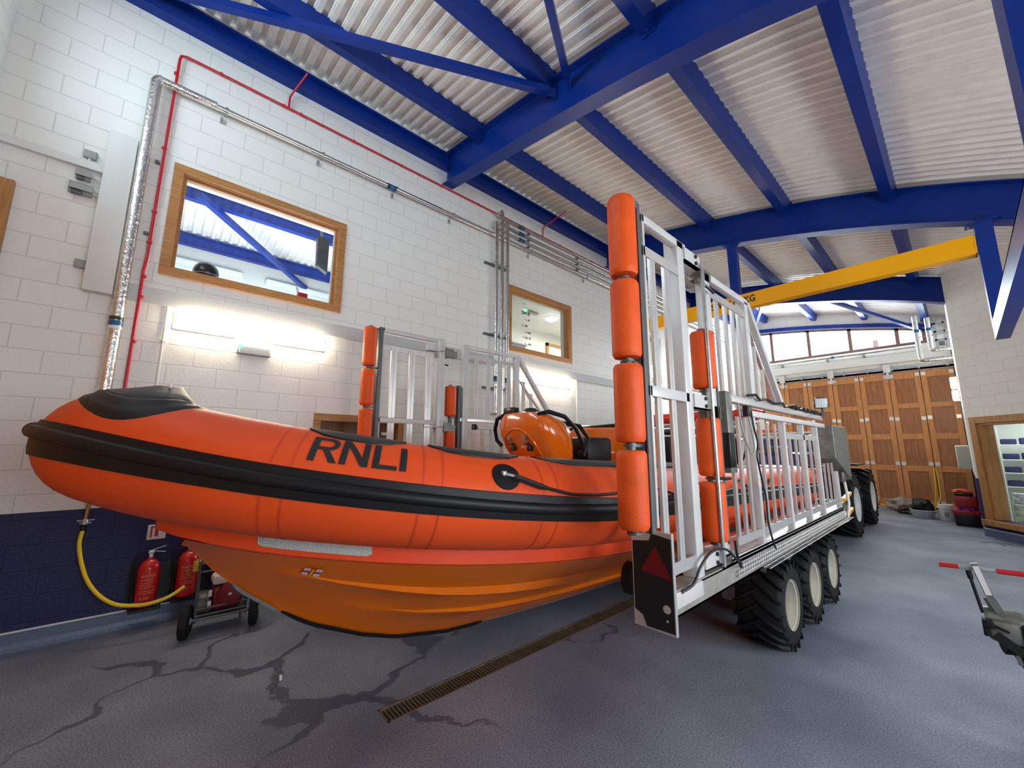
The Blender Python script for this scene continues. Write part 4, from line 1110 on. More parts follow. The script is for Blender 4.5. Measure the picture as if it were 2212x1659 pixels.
    rail('bar_bracket', .0, .012, 4.82, 6.09, 1.90, 1.96, 'alu', 0)
    m = MB(); bx(m, .26, .30, 2.4, 7.1, 1.0, 1.04); bx(m, .0, .5, 7.1, 7.2, .86, 1.0); m.build('inner_rail', Mt['alu'], car)
    # wheels
    for k, y in enumerate((4.52, 5.37, 6.22)):
        wheel_parts(XO - s * .02 + s * .0, y, .392, .37, s, .205)
    m = MB(); bx(m, .15, .25, 4.3, 6.45, .62, .86); bx(m, .38, .55, 4.3, 6.45, .36, .86)
    for y in (4.52, 5.37, 6.22): m.cyl((fx(.12), y, .392), (fx(.5), y, .392), .05, 12)
    m.build('axle_beam', Mt['greyst'], car)
    # hull support wheel on the inner side
    m = MB(); ysw = 2.72
    cx = fx(.55); zc = .86
    m.lathe([(.05, -.045), (.095, -.045), (.112, -.03), (.112, .03), (.095, .045), (.05, .045)], (cx, ysw, zc), (1, .25, 0), n=28, caps=False); sw = m.build('support_wheel', Mt['tyre'], car)
    m = MB(); m.lathe([(.074, .040), (.078, .054), (.062, .052), (.056, .03), (.026, .03), (.022, .075), (.002, .075)], (cx, ysw, zc), (1 * s, .25 * s, 0), n=24, caps=False); m.build('hub', Mt['galv'], sw)
    m = MB(); m.cyl((cx, ysw, zc), (fx(.10), ysw + .05, .90), .022, 10); bx(m, .10, .14, 2.6, 2.9, .86, 1.0); m.build('support_arm', Mt['greyst'], car)
    return XO


for s in (1, -1): side(s)
# cables on the near side
XO = -1.18
m = MB(); m.tube(smooth([(XO + .02, 2.33, .99), (XO + .03, 2.47, 1.01), (XO + .04, 2.55, 1.09), (XO + .04, 2.72, 1.15), (XO + .04, 2.95, 1.13), (XO + .05, 3.1, 1.04), (XO + .04, 3.2, 1.0)]), .0085, 8); m.build('cable', Mt['cable'], car)
m = MB(); m.tube(smooth([(XO + .04, 3.12, 1.16), (XO + .04, 3.14, 1.06), (XO + .04, 3.2, .97)]), .010, 8); m.build('cable', Mt['cable'], car)
m = MB(); m.tube(smooth([(XO + .04, 3.68, 2.16), (XO + .04, 3.72, 1.98), (XO + .04, 3.78, 1.85), (XO + .045, 3.72, 1.74), (XO + .04, 3.80, 1.55), (XO + .045, 3.84, 1.40), (XO + .04, 3.86, 1.2), (XO + .05, 3.92, 1.02), (XO + .05, 3.96, .98)]), .0075, 8); m.build('cable', Mt['cable'], car)
m = MB(); m.tube(smooth([(XO + .04, 3.40, 2.16), (XO + .05, 3.42, 1.95), (XO + .05, 3.55, 1.78), (XO + .05, 3.62, 1.76), (XO + .05, 3.66, 1.85), (XO + .04, 3.60, 2.1)]), .007, 8); m.build('cable', Mt['plast'], car)
m = MB(); pts = [(XO + .02 + .02 * math.sin(k * 1.3), 3.7 + k * .14, 2.245 + .02 * math.sin(k * 2.1)) for k in range(20)]; m.tube(pts, .012, 7); m.build('cable', Mt['cable'], car)
for k in range(9): m = MB(); m.rbox(XO + .0, 5.1 + k * .16, 2.25, .05, .07, .05, .015); m.build('cable_tie', Mt['blackgloss'], car)
m = MB(); m.tube([(XO + .03, 2.93, 3.0), (XO - .0, 2.98, 2.6)], .006, 6); m.build('lanyard', Mt['cable'], car)
# grey control box at the tractor end
m = MB(); m.prism([(XO - .20, 6.75, 2.12), (XO + .05, 6.75, 2.12), (XO + .05, 6.75, 1.62), (XO - .20, 6.75, 1.62)], (0, .02, 0))
m.v = []; m.f = []; m.sm = []
m.prism([(XO + .06, 6.72, 2.12), (XO + .06, 6.72, 1.67), (XO + .06, 7.62, 1.36), (XO + .06, 7.62, 1.45), (XO + .06, 7.70, 2.02), (XO + .06, 7.55, 2.12)], (-.20, 0, 0))
m.build('control_box', Mt['greyst'], car, bevel=.01)
m = MB(); m.tube([(XO, 7.3, 1.5), (XO + .01, 7.38, 1.3), (XO + .02, 7.42, 1.05), (XO + .02, 7.2, .84), (XO - .05, 6.95, .80)], .018, 10); m.build('hydraulic_hose', Mt['whiteplast'], car)
m = MB(); m.cyl((XO, 7.3, 1.36), (XO, 7.3, 1.56), .035, 12); m.rbox(XO, 7.34, 1.38, .06, .14, .07, .01); m.build('hose_coupling', Mt['darkst'], car)
# tractor end cross members
m = MB(); m.box(XC - 1.7, XC + 1.7, 8.08, 8.22, .86, 1.0); m.box(XC - 1.7, XC - 1.6, 7.15, 8.08, .87, .99); m.box(XC + 1.6, XC + 1.7, 7.15, 8.08, .87, .99); m.box(XC - 1.6, XC + 1.6, 6.2, 6.3, .07, .145); m.box(XC - .08, XC + .08, 8.22, 8.6, .86, .98); m.box(XC - 1.62, XC - 1.5, 6.2, 6.3, .07, .9); m.box(XC + 1.5, XC + 1.62, 6.2, 6.3, .07, .9)
m.build('cross_member', Mt['greyst'], car)
# yellow draw frame
m = MB(); m.bar((XO - .02, 7.3, 1.10), (XO - .12, 8.5, 1.10), .05, .04); m.bar((XO - .02, 7.3, .86), (XO - .12, 8.5, .86), .05, .04); m.build('yellow_arm', Mt['yellow'], car)

# work lamps
def worklamp(x, y, z, dirn, label, post):
    t = thing('work_lamp', label, 'work lamp', (x, y, z - .1), 'square LED work lamps')
    d_ = Vector(dirn).normalized(); rot = d_.to_track_quat('Z', 'Y').to_matrix()
    m = MB(); m.rbox(x, y, z, .15, .15, .07, .03, rot); m.build('housing', Mt['blackgloss'], t)
    m = MB(); p = Vector((x, y, z)) + d_ * .034; m.rbox(p.x, p.y, p.z, .125, .125, .012, .025, rot); m.build('lens', mat('led_lens', (.55, .62, .66), .3), t)
    m = MB()
    a = rot @ Vector((1, 0, 0)); b_ = rot @ Vector((0, 1, 0))
    for i in range(4):
        for j in range(4):
            q_ = Vector((x, y, z)) + d_ * .041 + a * (.027 * (i - 1.5)) + b_ * (.027 * (j - 1.5)); m.cyl(q_, q_ + d_ * .002, .009, 8)
    m.build('leds', Mt['rimw'], t)
    m = MB(); m.tube([(x, y + .04, z - .05), (x, y + .07, z - .12), post], .014, 8); m.build('bracket', Mt['darkst'], t)
    return t


worklamp(XO, 6.50, 2.40, (.35, -1, -.1), 'square work lamp on top of the near side frame, in front of the timber doors', (XO, 6.50, 2.21))
worklamp(-4.70, 6.60, 2.15, (.35, -1, 0), 'small square work lamp above the far side frame behind the boat cockpit', (-4.78, 6.70, 1.9))
# ------------------------------------------------------------------ RIGID INFLATABLE LIFEBOAT
BX = -3.03; BW = 1.305; BYb = -.174; BL = 3.052; BQ = 1.606; BR = .28
boat = thing('lifeboat', 'orange rigid inflatable lifeboat with black rubbing band and four black letters', 'boat', (BX, 3.5, 0))


def bz(Y): return 1.5 - .032 * Y + .037 * max(2.5 - Y, 0) ** 2 + .055 * max(.6 - Y, 0) ** 2


AMAX = 1 + (7.75 - BYb - BL) / 3


def bP(a, s=1, W=BW, Yb=BYb, L=BL):
    if a < 1:
        t = max(a, 0) * PI / 2; Y = Yb + L * (1 - math.cos(t) ** (2 / BQ)); ww = W * math.sin(t) ** (2 / BQ)
    else: Y = Yb + L + (a - 1) * 3; ww = W
    return Vector((BX + s * ww, Y, bz(Y)))


def bF(a, s=1):
    h = .004
    T = (bP(a + h, s) - bP(max(a - h, 0), s))
    if a < h: T = Vector((s * 1.0, 0, 0)) + T * .01
    T.normalize()
    N = T.cross(Vector((0, 0, 1))).normalized() * s
    B = (T.cross(N) * -1 * s).normalized()
    if B.z < 0: B = -B
    return bP(a, s), T, N, B


def bS(a, phi, s=1, off=0):
    p, T, N, B = bF(a, s)
    r = BR + off
    if a > AMAX - .14:
        r *= max(.3, math.sqrt(max(0, 1 - ((a - AMAX + .14) / .145) ** 2)))
    return p + N * (r * math.cos(phi)) + B * (r * math.sin(phi))


AA = []
a = 0.0
while a < 1: AA.append(a); a += .02 if a < .2 else .025
AA += [1 + (AMAX - 1) * k / 30 for k in range(31)]
AA += [AMAX - .10, AMAX - .06, AMAX - .03, AMAX - .012]; AA = sorted(set(AA))


def full(fun):  # a values port->bow->starboard
    return [(x, -1) for x in reversed(AA[1:])] + [(x, 1) for x in AA]


NR = 36
seams = [.394, .406, .553, .563, .705, .94, 1.3, 1.7]
m = MB(); rows = []
for x, s in full(0):
    rows.append([bS(x, 2 * PI * k / NR, s) for k in range(NR + 1)])
m.grid(rows, smooth=True)
tube = m.build('inflatable_tube', Mt['orange'], boat)
Mt['seam'] = mat('seam_glue_line', (.62, .052, .011), .45)
# seam welds
for i, sa in enumerate((.394, .555, .705, .94, 1.3, 1.8)):
    m = MB()
    for s in (1, -1):
        for da in (0, .022):
            m = MB(); rows = [[bS(sa + da + o, math.radians(p), s, .0014) for p in range(-100, 175, 8)] for o in (0, .0022)]
            m.grid(rows, smooth=True)
            m.build('seam_tape', Mt['seam'], tube, fix=False)


def lerp(t, a, b): return a + (b - a) * t
def band_top(a): return math.radians(lerp(min(a / .83, 1), 26.5, 12))
def band_bot(a): return math.radians(lerp(min(max(a - .35, 0) / .48, 1), -8.5, -17))
def bead_c(a): return math.radians(lerp(min(a / .72, 1), 14, -1.5))


def band(fun, name, mt_):
    m = MB(); rows = [fun(x, s) for x, s in full(0)]
    m.grid(rows, smooth=True)
    return m.build(name, mt_, boat)


def prof_band(x, s):
    t0, b0, c0 = band_top(x), band_bot(x), bead_c(x)
    pts = [(t0, .001), (t0 - .015, .009)]
    n = 3
    for k in range(1, n + 1): pts.append((lerp(k / n, t0, c0 + .15), .009))
    hw = math.radians(6.2)
    for k in range(9):
        g = -1 + k / 4; pts.append((c0 - g * hw, .010 + .026 * math.sqrt(max(0, 1 - g * g)) ** .8))
    for k in range(1, n + 1): pts.append((lerp(k / n, c0 - .15, b0), .009))
    pts += [(b0 + .012, .009), (b0, .001)]
    pts.sort(key=lambda q_: -q_[0])
    return [bS(x, p, s, o) for p, o in pts]


band(prof_band, 'rubbing_band', Mt['black'])
# bow nose of the bead
m = MB(); p = bS(0, bead_c(0), 1, .012); m.lathe([(.004, -.075), (.026, -.07), (.038, -.05), (.041, 0), (.038, .05), (.026, .07), (.004, .075)], (p.x, p.y + .012, p.z), (1, 0, 0), n=16); m.build('bow_nose', Mt['black'], boat)

# black wear strips along the top
def strip(a0, a1, s, name='wear_strip', p0=62, p1=112, off=.008):
    n = max(4, int((a1 - a0) / .02)); m = MB(); rows = []
    for i in range(n + 1):
        x = lerp(i / n, a0, a1); e = min(1, min(i, n - i) / 2 + .35)
        pm = (p0 + p1) / 2; hp = (p1 - p0) / 2 * e
        rows.append([bS(x, math.radians(pm + hp * g), s, off if abs(g) < 1 else .0) for g in (-1, -.97, -.5, 0, .5, .97, 1)])
    m.grid(rows, smooth=True); return m.build(name, Mt['black'], boat)


for s in (1, -1):
    for a0, a1 in ((.415, .535), (.565, .69), (.72, .92), (.95, 1.28), (1.32, 1.78), (1.82, 2.3)): strip(a0, a1, s)

# RNLI lettering wrapped on the tube
def wrap_text(body, size, amap, phi0, ph_scale, s, parent, mt_, off=.0055, cuts=14, bold=0, thick=.0):
    vs, fs = text_mesh(body, size)
    bm = bmesh.new(); V = [bm.verts.new(v) for v in vs]
    for f in fs:
        try: bm.faces.new([V[i] for i in f])
        except Exception: pass
    xmin = min(v.x for v in vs); xmax = max(v.x for v in vs); ymax = max(v.y for v in vs)
    for k in range(1, cuts):
        bmesh.ops.bisect_plane(bm, geom=bm.verts[:] + bm.edges[:] + bm.faces[:], plane_co=(0, ymax * k / cuts, 0), plane_no=(0, 1, 0))
    bm.verts.index_update()
    out = []
    for v in bm.verts:
        out.append(bS(amap(v.co.x), phi0 + v.co.y * ph_scale, s, off))
    F = [[v.index for v in f.verts] for f in bm.faces]; bm.free()
    m = MB(); m.add(out, F); return m.build(parent[1], mt_, parent[0], fix=False)


def letter_polys():
    """bold sans capitals R N L I as strokes on a unit-high grid"""
    R = [[(0, 0), (.17, 0), (.17, 1), (0, 1)], [(.17, .86), (.42, .86), (.42, 1), (.17, 1)], [(.17, .43), (.42, .43), (.42, .56), (.17, .56)]]
    arc = []
    for k in range(9):
        t = -PI / 2 + PI * k / 8; t2 = -PI / 2 + PI * (k + 1) / 8
        if k < 8: R.append([(.42 + .125 * math.cos(t), .71 + .15 * math.sin(t)), (.42 + .27 * math.cos(t), .715 + .285 * math.sin(t)), (.42 + .27 * math.cos(t2), .715 + .285 * math.sin(t2)), (.42 + .125 * math.cos(t2), .71 + .15 * math.sin(t2))])
    R.append([(.30, .45), (.46, .45), (.72, 0), (.53, 0)])
    N = [[(0, 0), (.16, 0), (.16, 1), (0, 1)], [(.54, 0), (.70, 0), (.70, 1), (.54, 1)], [(.0, 1), (.17, 1), (.70, 0), (.53, 0)]]
    L = [[(0, 0), (.17, 0), (.17, 1), (0, 1)], [(.17, 0), (.62, 0), (.62, .15), (.17, .15)]]
    I = [[(0, 0), (.17, 0), (.17, 1), (0, 1)]]
    return (R, N, L, I)


def put_letters(s):
    R, N, L, I = letter_polys()
    amin = [(.430, R), (.4635, N), (.4985, L), (.5285, I)]
    lo, hi = math.radians(27.8), math.radians(60)
    for nm, (a0, polys) in zip('RNLI', amin):
        m = MB()
        for poly in polys:
            k = 10; ys = [q[1] for q in poly]
            bm = bmesh.new(); vv = [bm.verts.new((q[0], q[1], 0)) for q in poly]; bm.faces.new(vv)
            for i in range(1, 12): bmesh.ops.bisect_plane(bm, geom=bm.verts[:] + bm.edges[:] + bm.faces[:], plane_co=(0, i / 12, 0), plane_no=(0, 1, 0))
            for i in range(1, 6): bmesh.ops.bisect_plane(bm, geom=bm.verts[:] + bm.edges[:] + bm.faces[:], plane_co=(i / 6, 0, 0), plane_no=(1, 0, 0))
            bm.verts.index_update()
            out = []
            for v in bm.verts:
                u = v.co.x if s > 0 else v.co.x
                out.append(bS(a0 + v.co.x * .0435, lerp(v.co.y, lo, hi), s, .004))
            m.add(out, [[v.index for v in f.verts] for f in bm.faces]); bm.free()
        m.build('letter', Mt['letter'], tube, fix=False)


put_letters(1)

# round patch with lashing and grab rope
for s in (1, -1):
    m = MB(); ca, cp = .656, math.radians(35); rows = []
    for k in range(33):
        t = 2 * PI * k / 32
        rows.append([bS(ca + rr * .0185 * math.cos(t), cp + rr * .30 * math.sin(t), s, .006 if rr < 1 else .0) for rr in (.0, .5, .96, 1.0)])
    m.grid(rows, smooth=True); m.build('rope_patch', Mt['black'], boat)
    m = MB(); p0 = bS(.652, math.radians(36), s, .012); p1 = bS(.667, math.radians(32), s, .022); m.cyl(p0, p1, .011, 10); m.rbox(p0.x, p0.y, p0.z, .03, .03, .03, .008); m.build('rope_shackle', Mt['galv'], boat)
    m = MB(); pts = []; cps = [(.664, 33), (.70, 23), (.745, 15.5), (.79, 15), (.83, 17), (.88, 24), (.90, 30), (.93, 22), (1.0, 12), (1.08, 14), (1.14, 30), (1.2, 14), (1.3, 10), (1.38, 14), (1.44, 30), (1.5, 14), (1.6, 10), (1.7, 16), (1.76, 30)]
    for i in range(len(cps) - 1):
        for k in range(4): pts.append(bS(lerp(k / 4, cps[i][0], cps[i + 1][0]), math.radians(lerp(k / 4, cps[i][1], cps[i + 1][1])), s, .016))
    m.tube(pts, [(.018 if i < 5 else .0095) for i in range(len(pts))], 8); m.build('grab_rope', Mt['cable'], boat)

# bow cap: black moulded apron and raised fairlead over the bow
def cap_pt(u, v):
    """u across -1..1, v along the boat"""
    return Vector((BX + u, v, 0))


CLP = [bP(i / 260 * .75) for i in range(261)]


def tube_top(x, y):
    """height of the tube surface over (x, y) near the bow"""
    best = None; xx = BX + abs(x - BX)
    for p in CLP:
        d2 = (p.x - xx) ** 2 + (p.y - y) ** 2
        if d2 < BR * BR:
            h = p.z + math.sqrt(BR * BR - d2)
            if best is None or h > best: best = h
    if best is None: best = bz(y) + .10
    return best


NU = 48
def base_ring(th, k):
    c, s_ = math.cos(th), math.sin(th)
    return BX + .40 * s_ * k, -.005 - (.235 if c > 0 else .235) * c * k
def outer_ring(th):
    c, s_ = math.cos(th), math.sin(th)
    return BX + .52 * s_, .0 - (.32 if c > 0 else .31) * c
m = MB(); rows = []
for j in range(7):
    t = j / 6; row = []
    for k in range(NU + 1):
        th = 2 * PI * k / NU
        x0, y0 = outer_ring(th); x1, y1 = base_ring(th, .92)
        x = lerp(t, x0, x1); y = lerp(t, y0, y1)
        row.append((x, y, tube_top(x, y) + (.009 if j else .0) + (.012 if j in (4, 5) else 0)))
    rows.append(row)
m.grid(rows, smooth=True); m.build('bow_apron', Mt['black'], boat)
m = MB(); rows = []
for t in (0, .05, .5, .94, 1.0, 1.02):
    row = []
    for k in range(NU + 1):
        th = 2 * PI * k / NU; c, s_ = math.cos(th), math.sin(th)
        x0, y0 = base_ring(th, 1.0); z0 = tube_top(*base_ring(th, .98)) + .004
        x1 = BX + .07 * math.copysign(abs(s_) ** .6, s_); y1 = .03 - .06 * math.copysign(abs(c) ** .6, c); z1 = 2.138
        if t <= 1:
            tt = t; row.append((lerp(tt, x0, x1), lerp(tt, y0, y1), lerp(tt, z0, z1) + (.014 if t == .05 else 0) + .006 * math.sin(PI * tt)))
        else: row.append((BX, .03, z1 + .002))
    rows.append(row)
m.grid(rows, smooth=True); m.build('bow_fairing', Mt['black'], boat)
m = MB(); m.tube([(BX + .04, .03, 2.144), (BX + .075, .03, 2.146), (BX + .105, .03, 2.135), (BX + .13, .03, 2.10)], .006, 7); m.build('painter_cord', Mt['strip'], boat)
m = MB(); m.lathe([(.004, -.022), (.016, -.016), (.02, 0), (.016, .018), (.005, .024)], (BX + .145, .03, 2.085), n=12); m.build('cord_knob', Mt['blackgloss'], boat)

# hull: gunwale flange and V bottom
KP = [(.055, 1.30), (.208, 1.226), (.337, 1.076), (.495, .927), (.696, .77), (.909, .637), (1.258, .477), (1.517, .389), (1.967, .303), (2.504, .262), (3.43, .215), (4.42, .18), (6, .15), (7.6, .14)]
def keel(Y):
    if Y <= KP[0][0]: return KP[0][1]
    for (a, c), (b_, d_) in zip(KP[:-1], KP[1:]):
        if a <= Y <= b_:
            t = (Y - a) / (b_ - a); return c + (d_ - c) * t
    return KP[-1][1]


HYb = .05; HL = 3.0; HWd = 1.27
def hP(a, s):
    if a < 1:
        t = max(a, 0) * PI / 2; Y = HYb + HL * (1 - math.cos(t) ** (2 / 1.62)); ww = HWd * math.sin(t) ** (2 / 1.62)
    else: Y = HYb + HL + (a - 1) * 3; ww = HWd
    return Y, ww


HA = [i * .025 for i in range(40)] + [1 + .52 * k / 10 * 1 for k in range(28)]
HA = [x for x in HA if hP(x, 1)[0] <= 7.6]
for s in (1, -1): pass
rows = []
for x, s in [(x, -1) for x in reversed(HA[1:])] + [(x, 1) for x in HA]:
    Y, ww = hP(x, s); z = bz(Y)
    X = BX + s * ww
    iw = max(ww - .06, 0)
    rows.append([(BX + s * iw, Y + .03 * (ww < .3), z - .18), (X, Y, z - .20), (X + s * .004, Y - (.004 if ww < .3 else 0), z - .25), (X, Y, z - .385), (BX + s * max(ww - .03, 0), Y + .02 * (ww < .3), z - .40), (BX + s * max(ww - .25, 0), Y + .15 * (ww < .3), z - .392)])
m = MB(); m.grid(rows, smooth=True); m.build('gunwale_flange', Mt['orange_side'], boat)
# bottom sections
rows = []
YS = [.175, .208, .27, .337, .41, .495, .59, .696, .8, .909, 1.08, 1.258, 1.4, 1.517, 1.74, 1.967, 2.2, 2.5, 2.9, 3.43, 3.9, 4.42, 5, 5.6, 6.2, 7, 7.6]


def whalf(Y):
    if Y >= HYb + HL: return HWd
    c = max(0, min(1, (HYb + HL - Y) / HL)) ** (1.62 / 2)
    return HWd * math.sqrt(max(0, 1 - c * c)) ** (2 / 1.62)


def section(Y):
    ww = max(whalf(Y) - .02, .004); zc = bz(Y) - .395; zk = keel(Y)
    # the bottom starts above the forefoot: near the stem keep it narrow
    pts = []
    fade = min(1, max(0, (Y - .6) / 1.1)); fade2 = min(1, max(0, (Y - 1.1) / 1.0))
    def P_(u, d=0):   # u 0 keel..1 chine, slightly concave near the keel forward
        w_ = ww * (u ** lerp(min(1, max(0, (Y - .2) / 2.5)), 1.18, 1.0)); zz = zk + (zc - zk) * u
        return (w_, zz - d)
    pts.append((0.0, zk)); pts.append(P_(.015)); pts.append(P_(.17)); pts.append(P_(.30)); 
    st2 = .022 * fade2; st1 = .030 * fade
    pts.append(P_(.335, st2)); pts.append(P_(.39, st2 * 1.5)); pts.append(P_(.395))
    pts.append(P_(.5)); pts.append(P_(.60))
    pts.append(P_(.65, st1)); pts.append(P_(.715, st1 * 1.7)); pts.append(P_(.72))
    pts.append(P_(.86)); pts.append(P_(1.0))
    return pts


m = MB()
for Y in YS:
    sec = section(Y)
    rows.append([(BX - p, Y, z) for p, z in reversed(sec[1:])] + [(BX + p, Y, z) for p, z in sec])
m.grid(rows, smooth=True)
k = len(rows[0]); bl = (len(rows) - 1) * k
m.f.append(tuple(range(bl, bl + k))); m.sm.append(False)
m.build('hull_bottom', Mt['hull'], boat, sharp=22)
# deck inside
m = MB(); rows = []
for x in [.0] + [i * .05 for i in range(1, 20)] + [1 + .1 * i for i in range(16)]:
    Y, ww = hP(x, 1)
    if Y > 7.6: break
    rows.append([(BX - ww, Y, bz(Y) - .05), (BX + ww, Y, bz(Y) - .05)])
m.grid(rows, smooth=False); m.build('deck', mat('grey_deck', (.20, .21, .22), .6), boat)
# keel band
def keelstrip(y0, y1, mt_, name, hw, drop):
    m = MB(); rows = []; n = 30
    for i in range(n + 1):
        Y = lerp(i / n, y0, y1); z = keel(Y)
        e = min(1, min(i, n - i) / 2 + .3)
        rows.append([(BX - hw * e, Y, z + hw * .50), (BX - hw * .6 * e, Y, z - drop * e), (BX + hw * .6 * e, Y, z - drop * e), (BX + hw * e, Y, z + hw * .50)])
    m.grid(rows, smooth=False); return m.build(name, mt_, boat)


keelstrip(.72, 2.35, Mt['black'], 'keel_band', .030, .016)
keelstrip(.44, .70, Mt['galv'], 'forefoot_plate', .026, .014)
keelstrip(2.35, 7.5, Mt['galv'], 'keel_band', .020, .006)
# reflective tape and badge on the near side (and the far side)
for s in (1, -1):
    m = MB(); rows = []
    n = 24
    for i in range(n + 1):
        x = lerp(i / n, .306, .466); Y, ww = hP(x, s); Y2, w2 = hP(x + .01, s)
        T = Vector((s * (w2 - ww), Y2 - Y, 0)).normalized(); N = Vector((T.y, -T.x, 0)) * s
        z = bz(Y)
        e = 1 if 0 < i < n else .78
        rows.append([(BX + s * ww + N.x * .007, Y + N.y * .007, z - .308 + .048 * e), (BX + s * ww + N.x * .007, Y + N.y * .007, z - .308 - .048 * e)])
    m.grid(rows, smooth=True); m.build('reflective_tape', Mt['reflect'], boat, fix=False)
# flag badge on the bottom, near side
def badge(s):
    # local frame on the bottom panel near the bow
    Yc = .70
    def pt(u, v, off):
        Y = Yc + u * 1.0; ww = max(whalf(Y) - .02, .004); zc = bz(Y) - .395; zk = keel(Y)
        f = .80 + v
        w_ = ww * (f ** lerp(min(1, max(0, (Y - .2) / 2.5)), 1.18, 1.0)); z = zk + (zc - zk) * f
        return Vector((BX + s * (w_ + off), Y - off * .3, z - off * .6))
    def quad(m, u0, u1, v0, v1, off):
        n = 4
        m.grid([[pt(lerp(i / n, u0, u1), v0, off), pt(lerp(i / n, u0, u1), v1, off)] for i in range(n + 1)], smooth=False)
    m = MB(); quad(m, .0, .086, -.055, .055, .006); b0 = m.build('flag_badge', Mt['redpl'], boat, fix=False)
    m = MB()
    for u0, u1 in ((.0, .030), (.056, .086)):
        for v0, v1 in ((-.058, -.014), (.014, .058)): quad(m, u0, u1, v0, v1, .008)
    m.build('flag_quarters', Mt['rimw'], b0, fix=False)
    m = MB(); quad(m, .037, .049, -.05, .05, .0085); m.build('flag_anchor', Mt['yellow'], b0, fix=False)
    m = MB()
    for (uc, vc, ch) in ((.015, .036, 'R'), (.071, .036, 'N'), (.015, -.036, 'L'), (.071, -.036, 'I')):
        vs, fs = text_mesh(ch, 1.0)
        mx = max(v.x for v in vs) / 2
        m.add([pt(uc + (v.x - mx) * .016, vc + (v.y - .35) * .03, .0095) for v in vs], fs)
    m.build('flag_letters', Mt['redpl'], b0, fix=False)


badge(1)

# ---- console
def rounded(cx, cy, z, hx, hy, n=28, pw=3.2, tilt=0):
    row = []
    for k in range(n):
        t = 2 * PI * k / n
        c, s_ = math.cos(t), math.sin(t)
        row.append((cx + hx * math.copysign(abs(c) ** (2 / pw), c), cy + hy * math.copysign(abs(s_) ** (2 / pw), s_), z + tilt * math.copysign(abs(s_) ** (2 / pw), s_)))
    row.append(row[0]); return row


m = MB(); rows = []
CXX = -3.02
for z, cy, hx, hy, tl in ((1.30, 3.17, .30, .18, 0), (1.64, 3.15, .31, .20, 0), (1.72, 3.12, .33, .235, .0), (1.82, 3.07, .355, .27, -.01), (1.92, 3.03, .37, .285, -.02), (2.00, 3.0, .365, .275, -.03), (2.07, 2.98, .345, .25, -.035), (2.115, 2.96, .30, .215, -.04), (2.14, 2.95, .21, .15, -.03), (2.15, 2.945, .02, .02, 0)):
    rows.append(rounded(CXX, cy, z, hx, hy, 32, 3.4, tl))
m.grid(rows, smooth=True)
con = m.build('console', Mt['grp'], boat)
m = MB(); rows = []     # recessed front panel rim
for k in range(25):
    t = PI * k / 24
    rows.append(Vector((CXX + .23 * math.cos(t), 0, 1.79 + .20 * math.sin(t))))
def front_y(z): 
    T = [(1.64, 2.95), (1.72, 2.885), (1.82, 2.80), (1.92, 2.745), (2.0, 2.725), (2.07, 2.73), (2.15, 2.78)]
    for (a, c), (b_, d_) in zip(T[:-1], T[1:]):
        if a <= z <= b_: return c + (d_ - c) * (z - a) / (b_ - a)
    return T[0][1] if z < 1.64 else T[-1][1]
pts = [(CXX + .23, front_y(1.66) + .004, 1.66)] + [(p.x, front_y(p.z) + .006, p.z) for p in rows] + [(CXX - .23, front_y(1.66) + .004, 1.66)]
m = MB(); m.tube(pts, .011, 8); m.build('panel_rim', Mt['grp'], con)
m = MB()
for dx in (-.12, .12):
    m.cyl((CXX + dx, front_y(1.90) - .014, 1.90), (CXX + dx, front_y(1.90) + .02, 1.905), .026, 14)
m.build('fillers', Mt['galv'], con)
m = MB()
for dx in (-.10, .14):
    m.rbox(CXX + dx, front_y(1.80) - .012, 1.80, .05, .05, .07, .01); m.rbox(CXX + dx - .015, front_y(1.84) - .012, 1.84, .06, .02, .02, .004)
m.build('toggles', Mt['blackgloss'], con)
m = MB(); m.rbox(CXX - .05, front_y(1.70) - .05, 1.69, .46, .2, .06, .025); m.build('console_step', Mt['grp'], con)
m = MB()  # grab bars
m.tube([(CXX + .24, 2.80, 2.07), (CXX + .27, 2.80, 2.13), (CXX + .33, 2.88, 2.155), (CXX + .40, 3.04, 2.11), (CXX + .43, 3.18, 1.99), (CXX + .43, 3.27, 1.86), (CXX + .41, 3.31, 1.77), (CXX + .36, 3.29, 1.74)], .022, 12); m.build('grab_bar', Mt['black'], con)
m = MB(); m.tube([(CXX + .10, 3.24, 2.08), (CXX + .30, 3.40, 2.03), (CXX + .37, 3.46, 1.90), (CXX + .34, 3.40, 1.72)], .024, 12); m.build('grab_bar', Mt['black'], con)
m = MB(); m.tube([(CXX - .22, 2.78, 2.15), (CXX - .37, 2.80, 2.11), (CXX - .43, 2.82, 2.0), (CXX - .42, 2.84, 1.88), (CXX - .36, 2.86, 1.82)], .022, 12); m.build('grab_bar', Mt['black'], con)
m = MB(); m.rbox(CXX - .20, 2.86, 2.19, .16, .10, .08, .015); m.build('radio_box', Mt['blackgloss'], con)
m = MB(); m.rbox(CXX - .285, 2.84, 2.20, .02, .04, .04, .006); m.build('radio_button', Mt['yellow'], con)
m = MB(); m.lathe([(.085, 0), (.088, .02), (.08, .05), (.055, .075), (.004, .085)], (CXX + .03, 2.93, 2.135), n=22); m.build('compass_dome', Mt['blackgloss'], con)
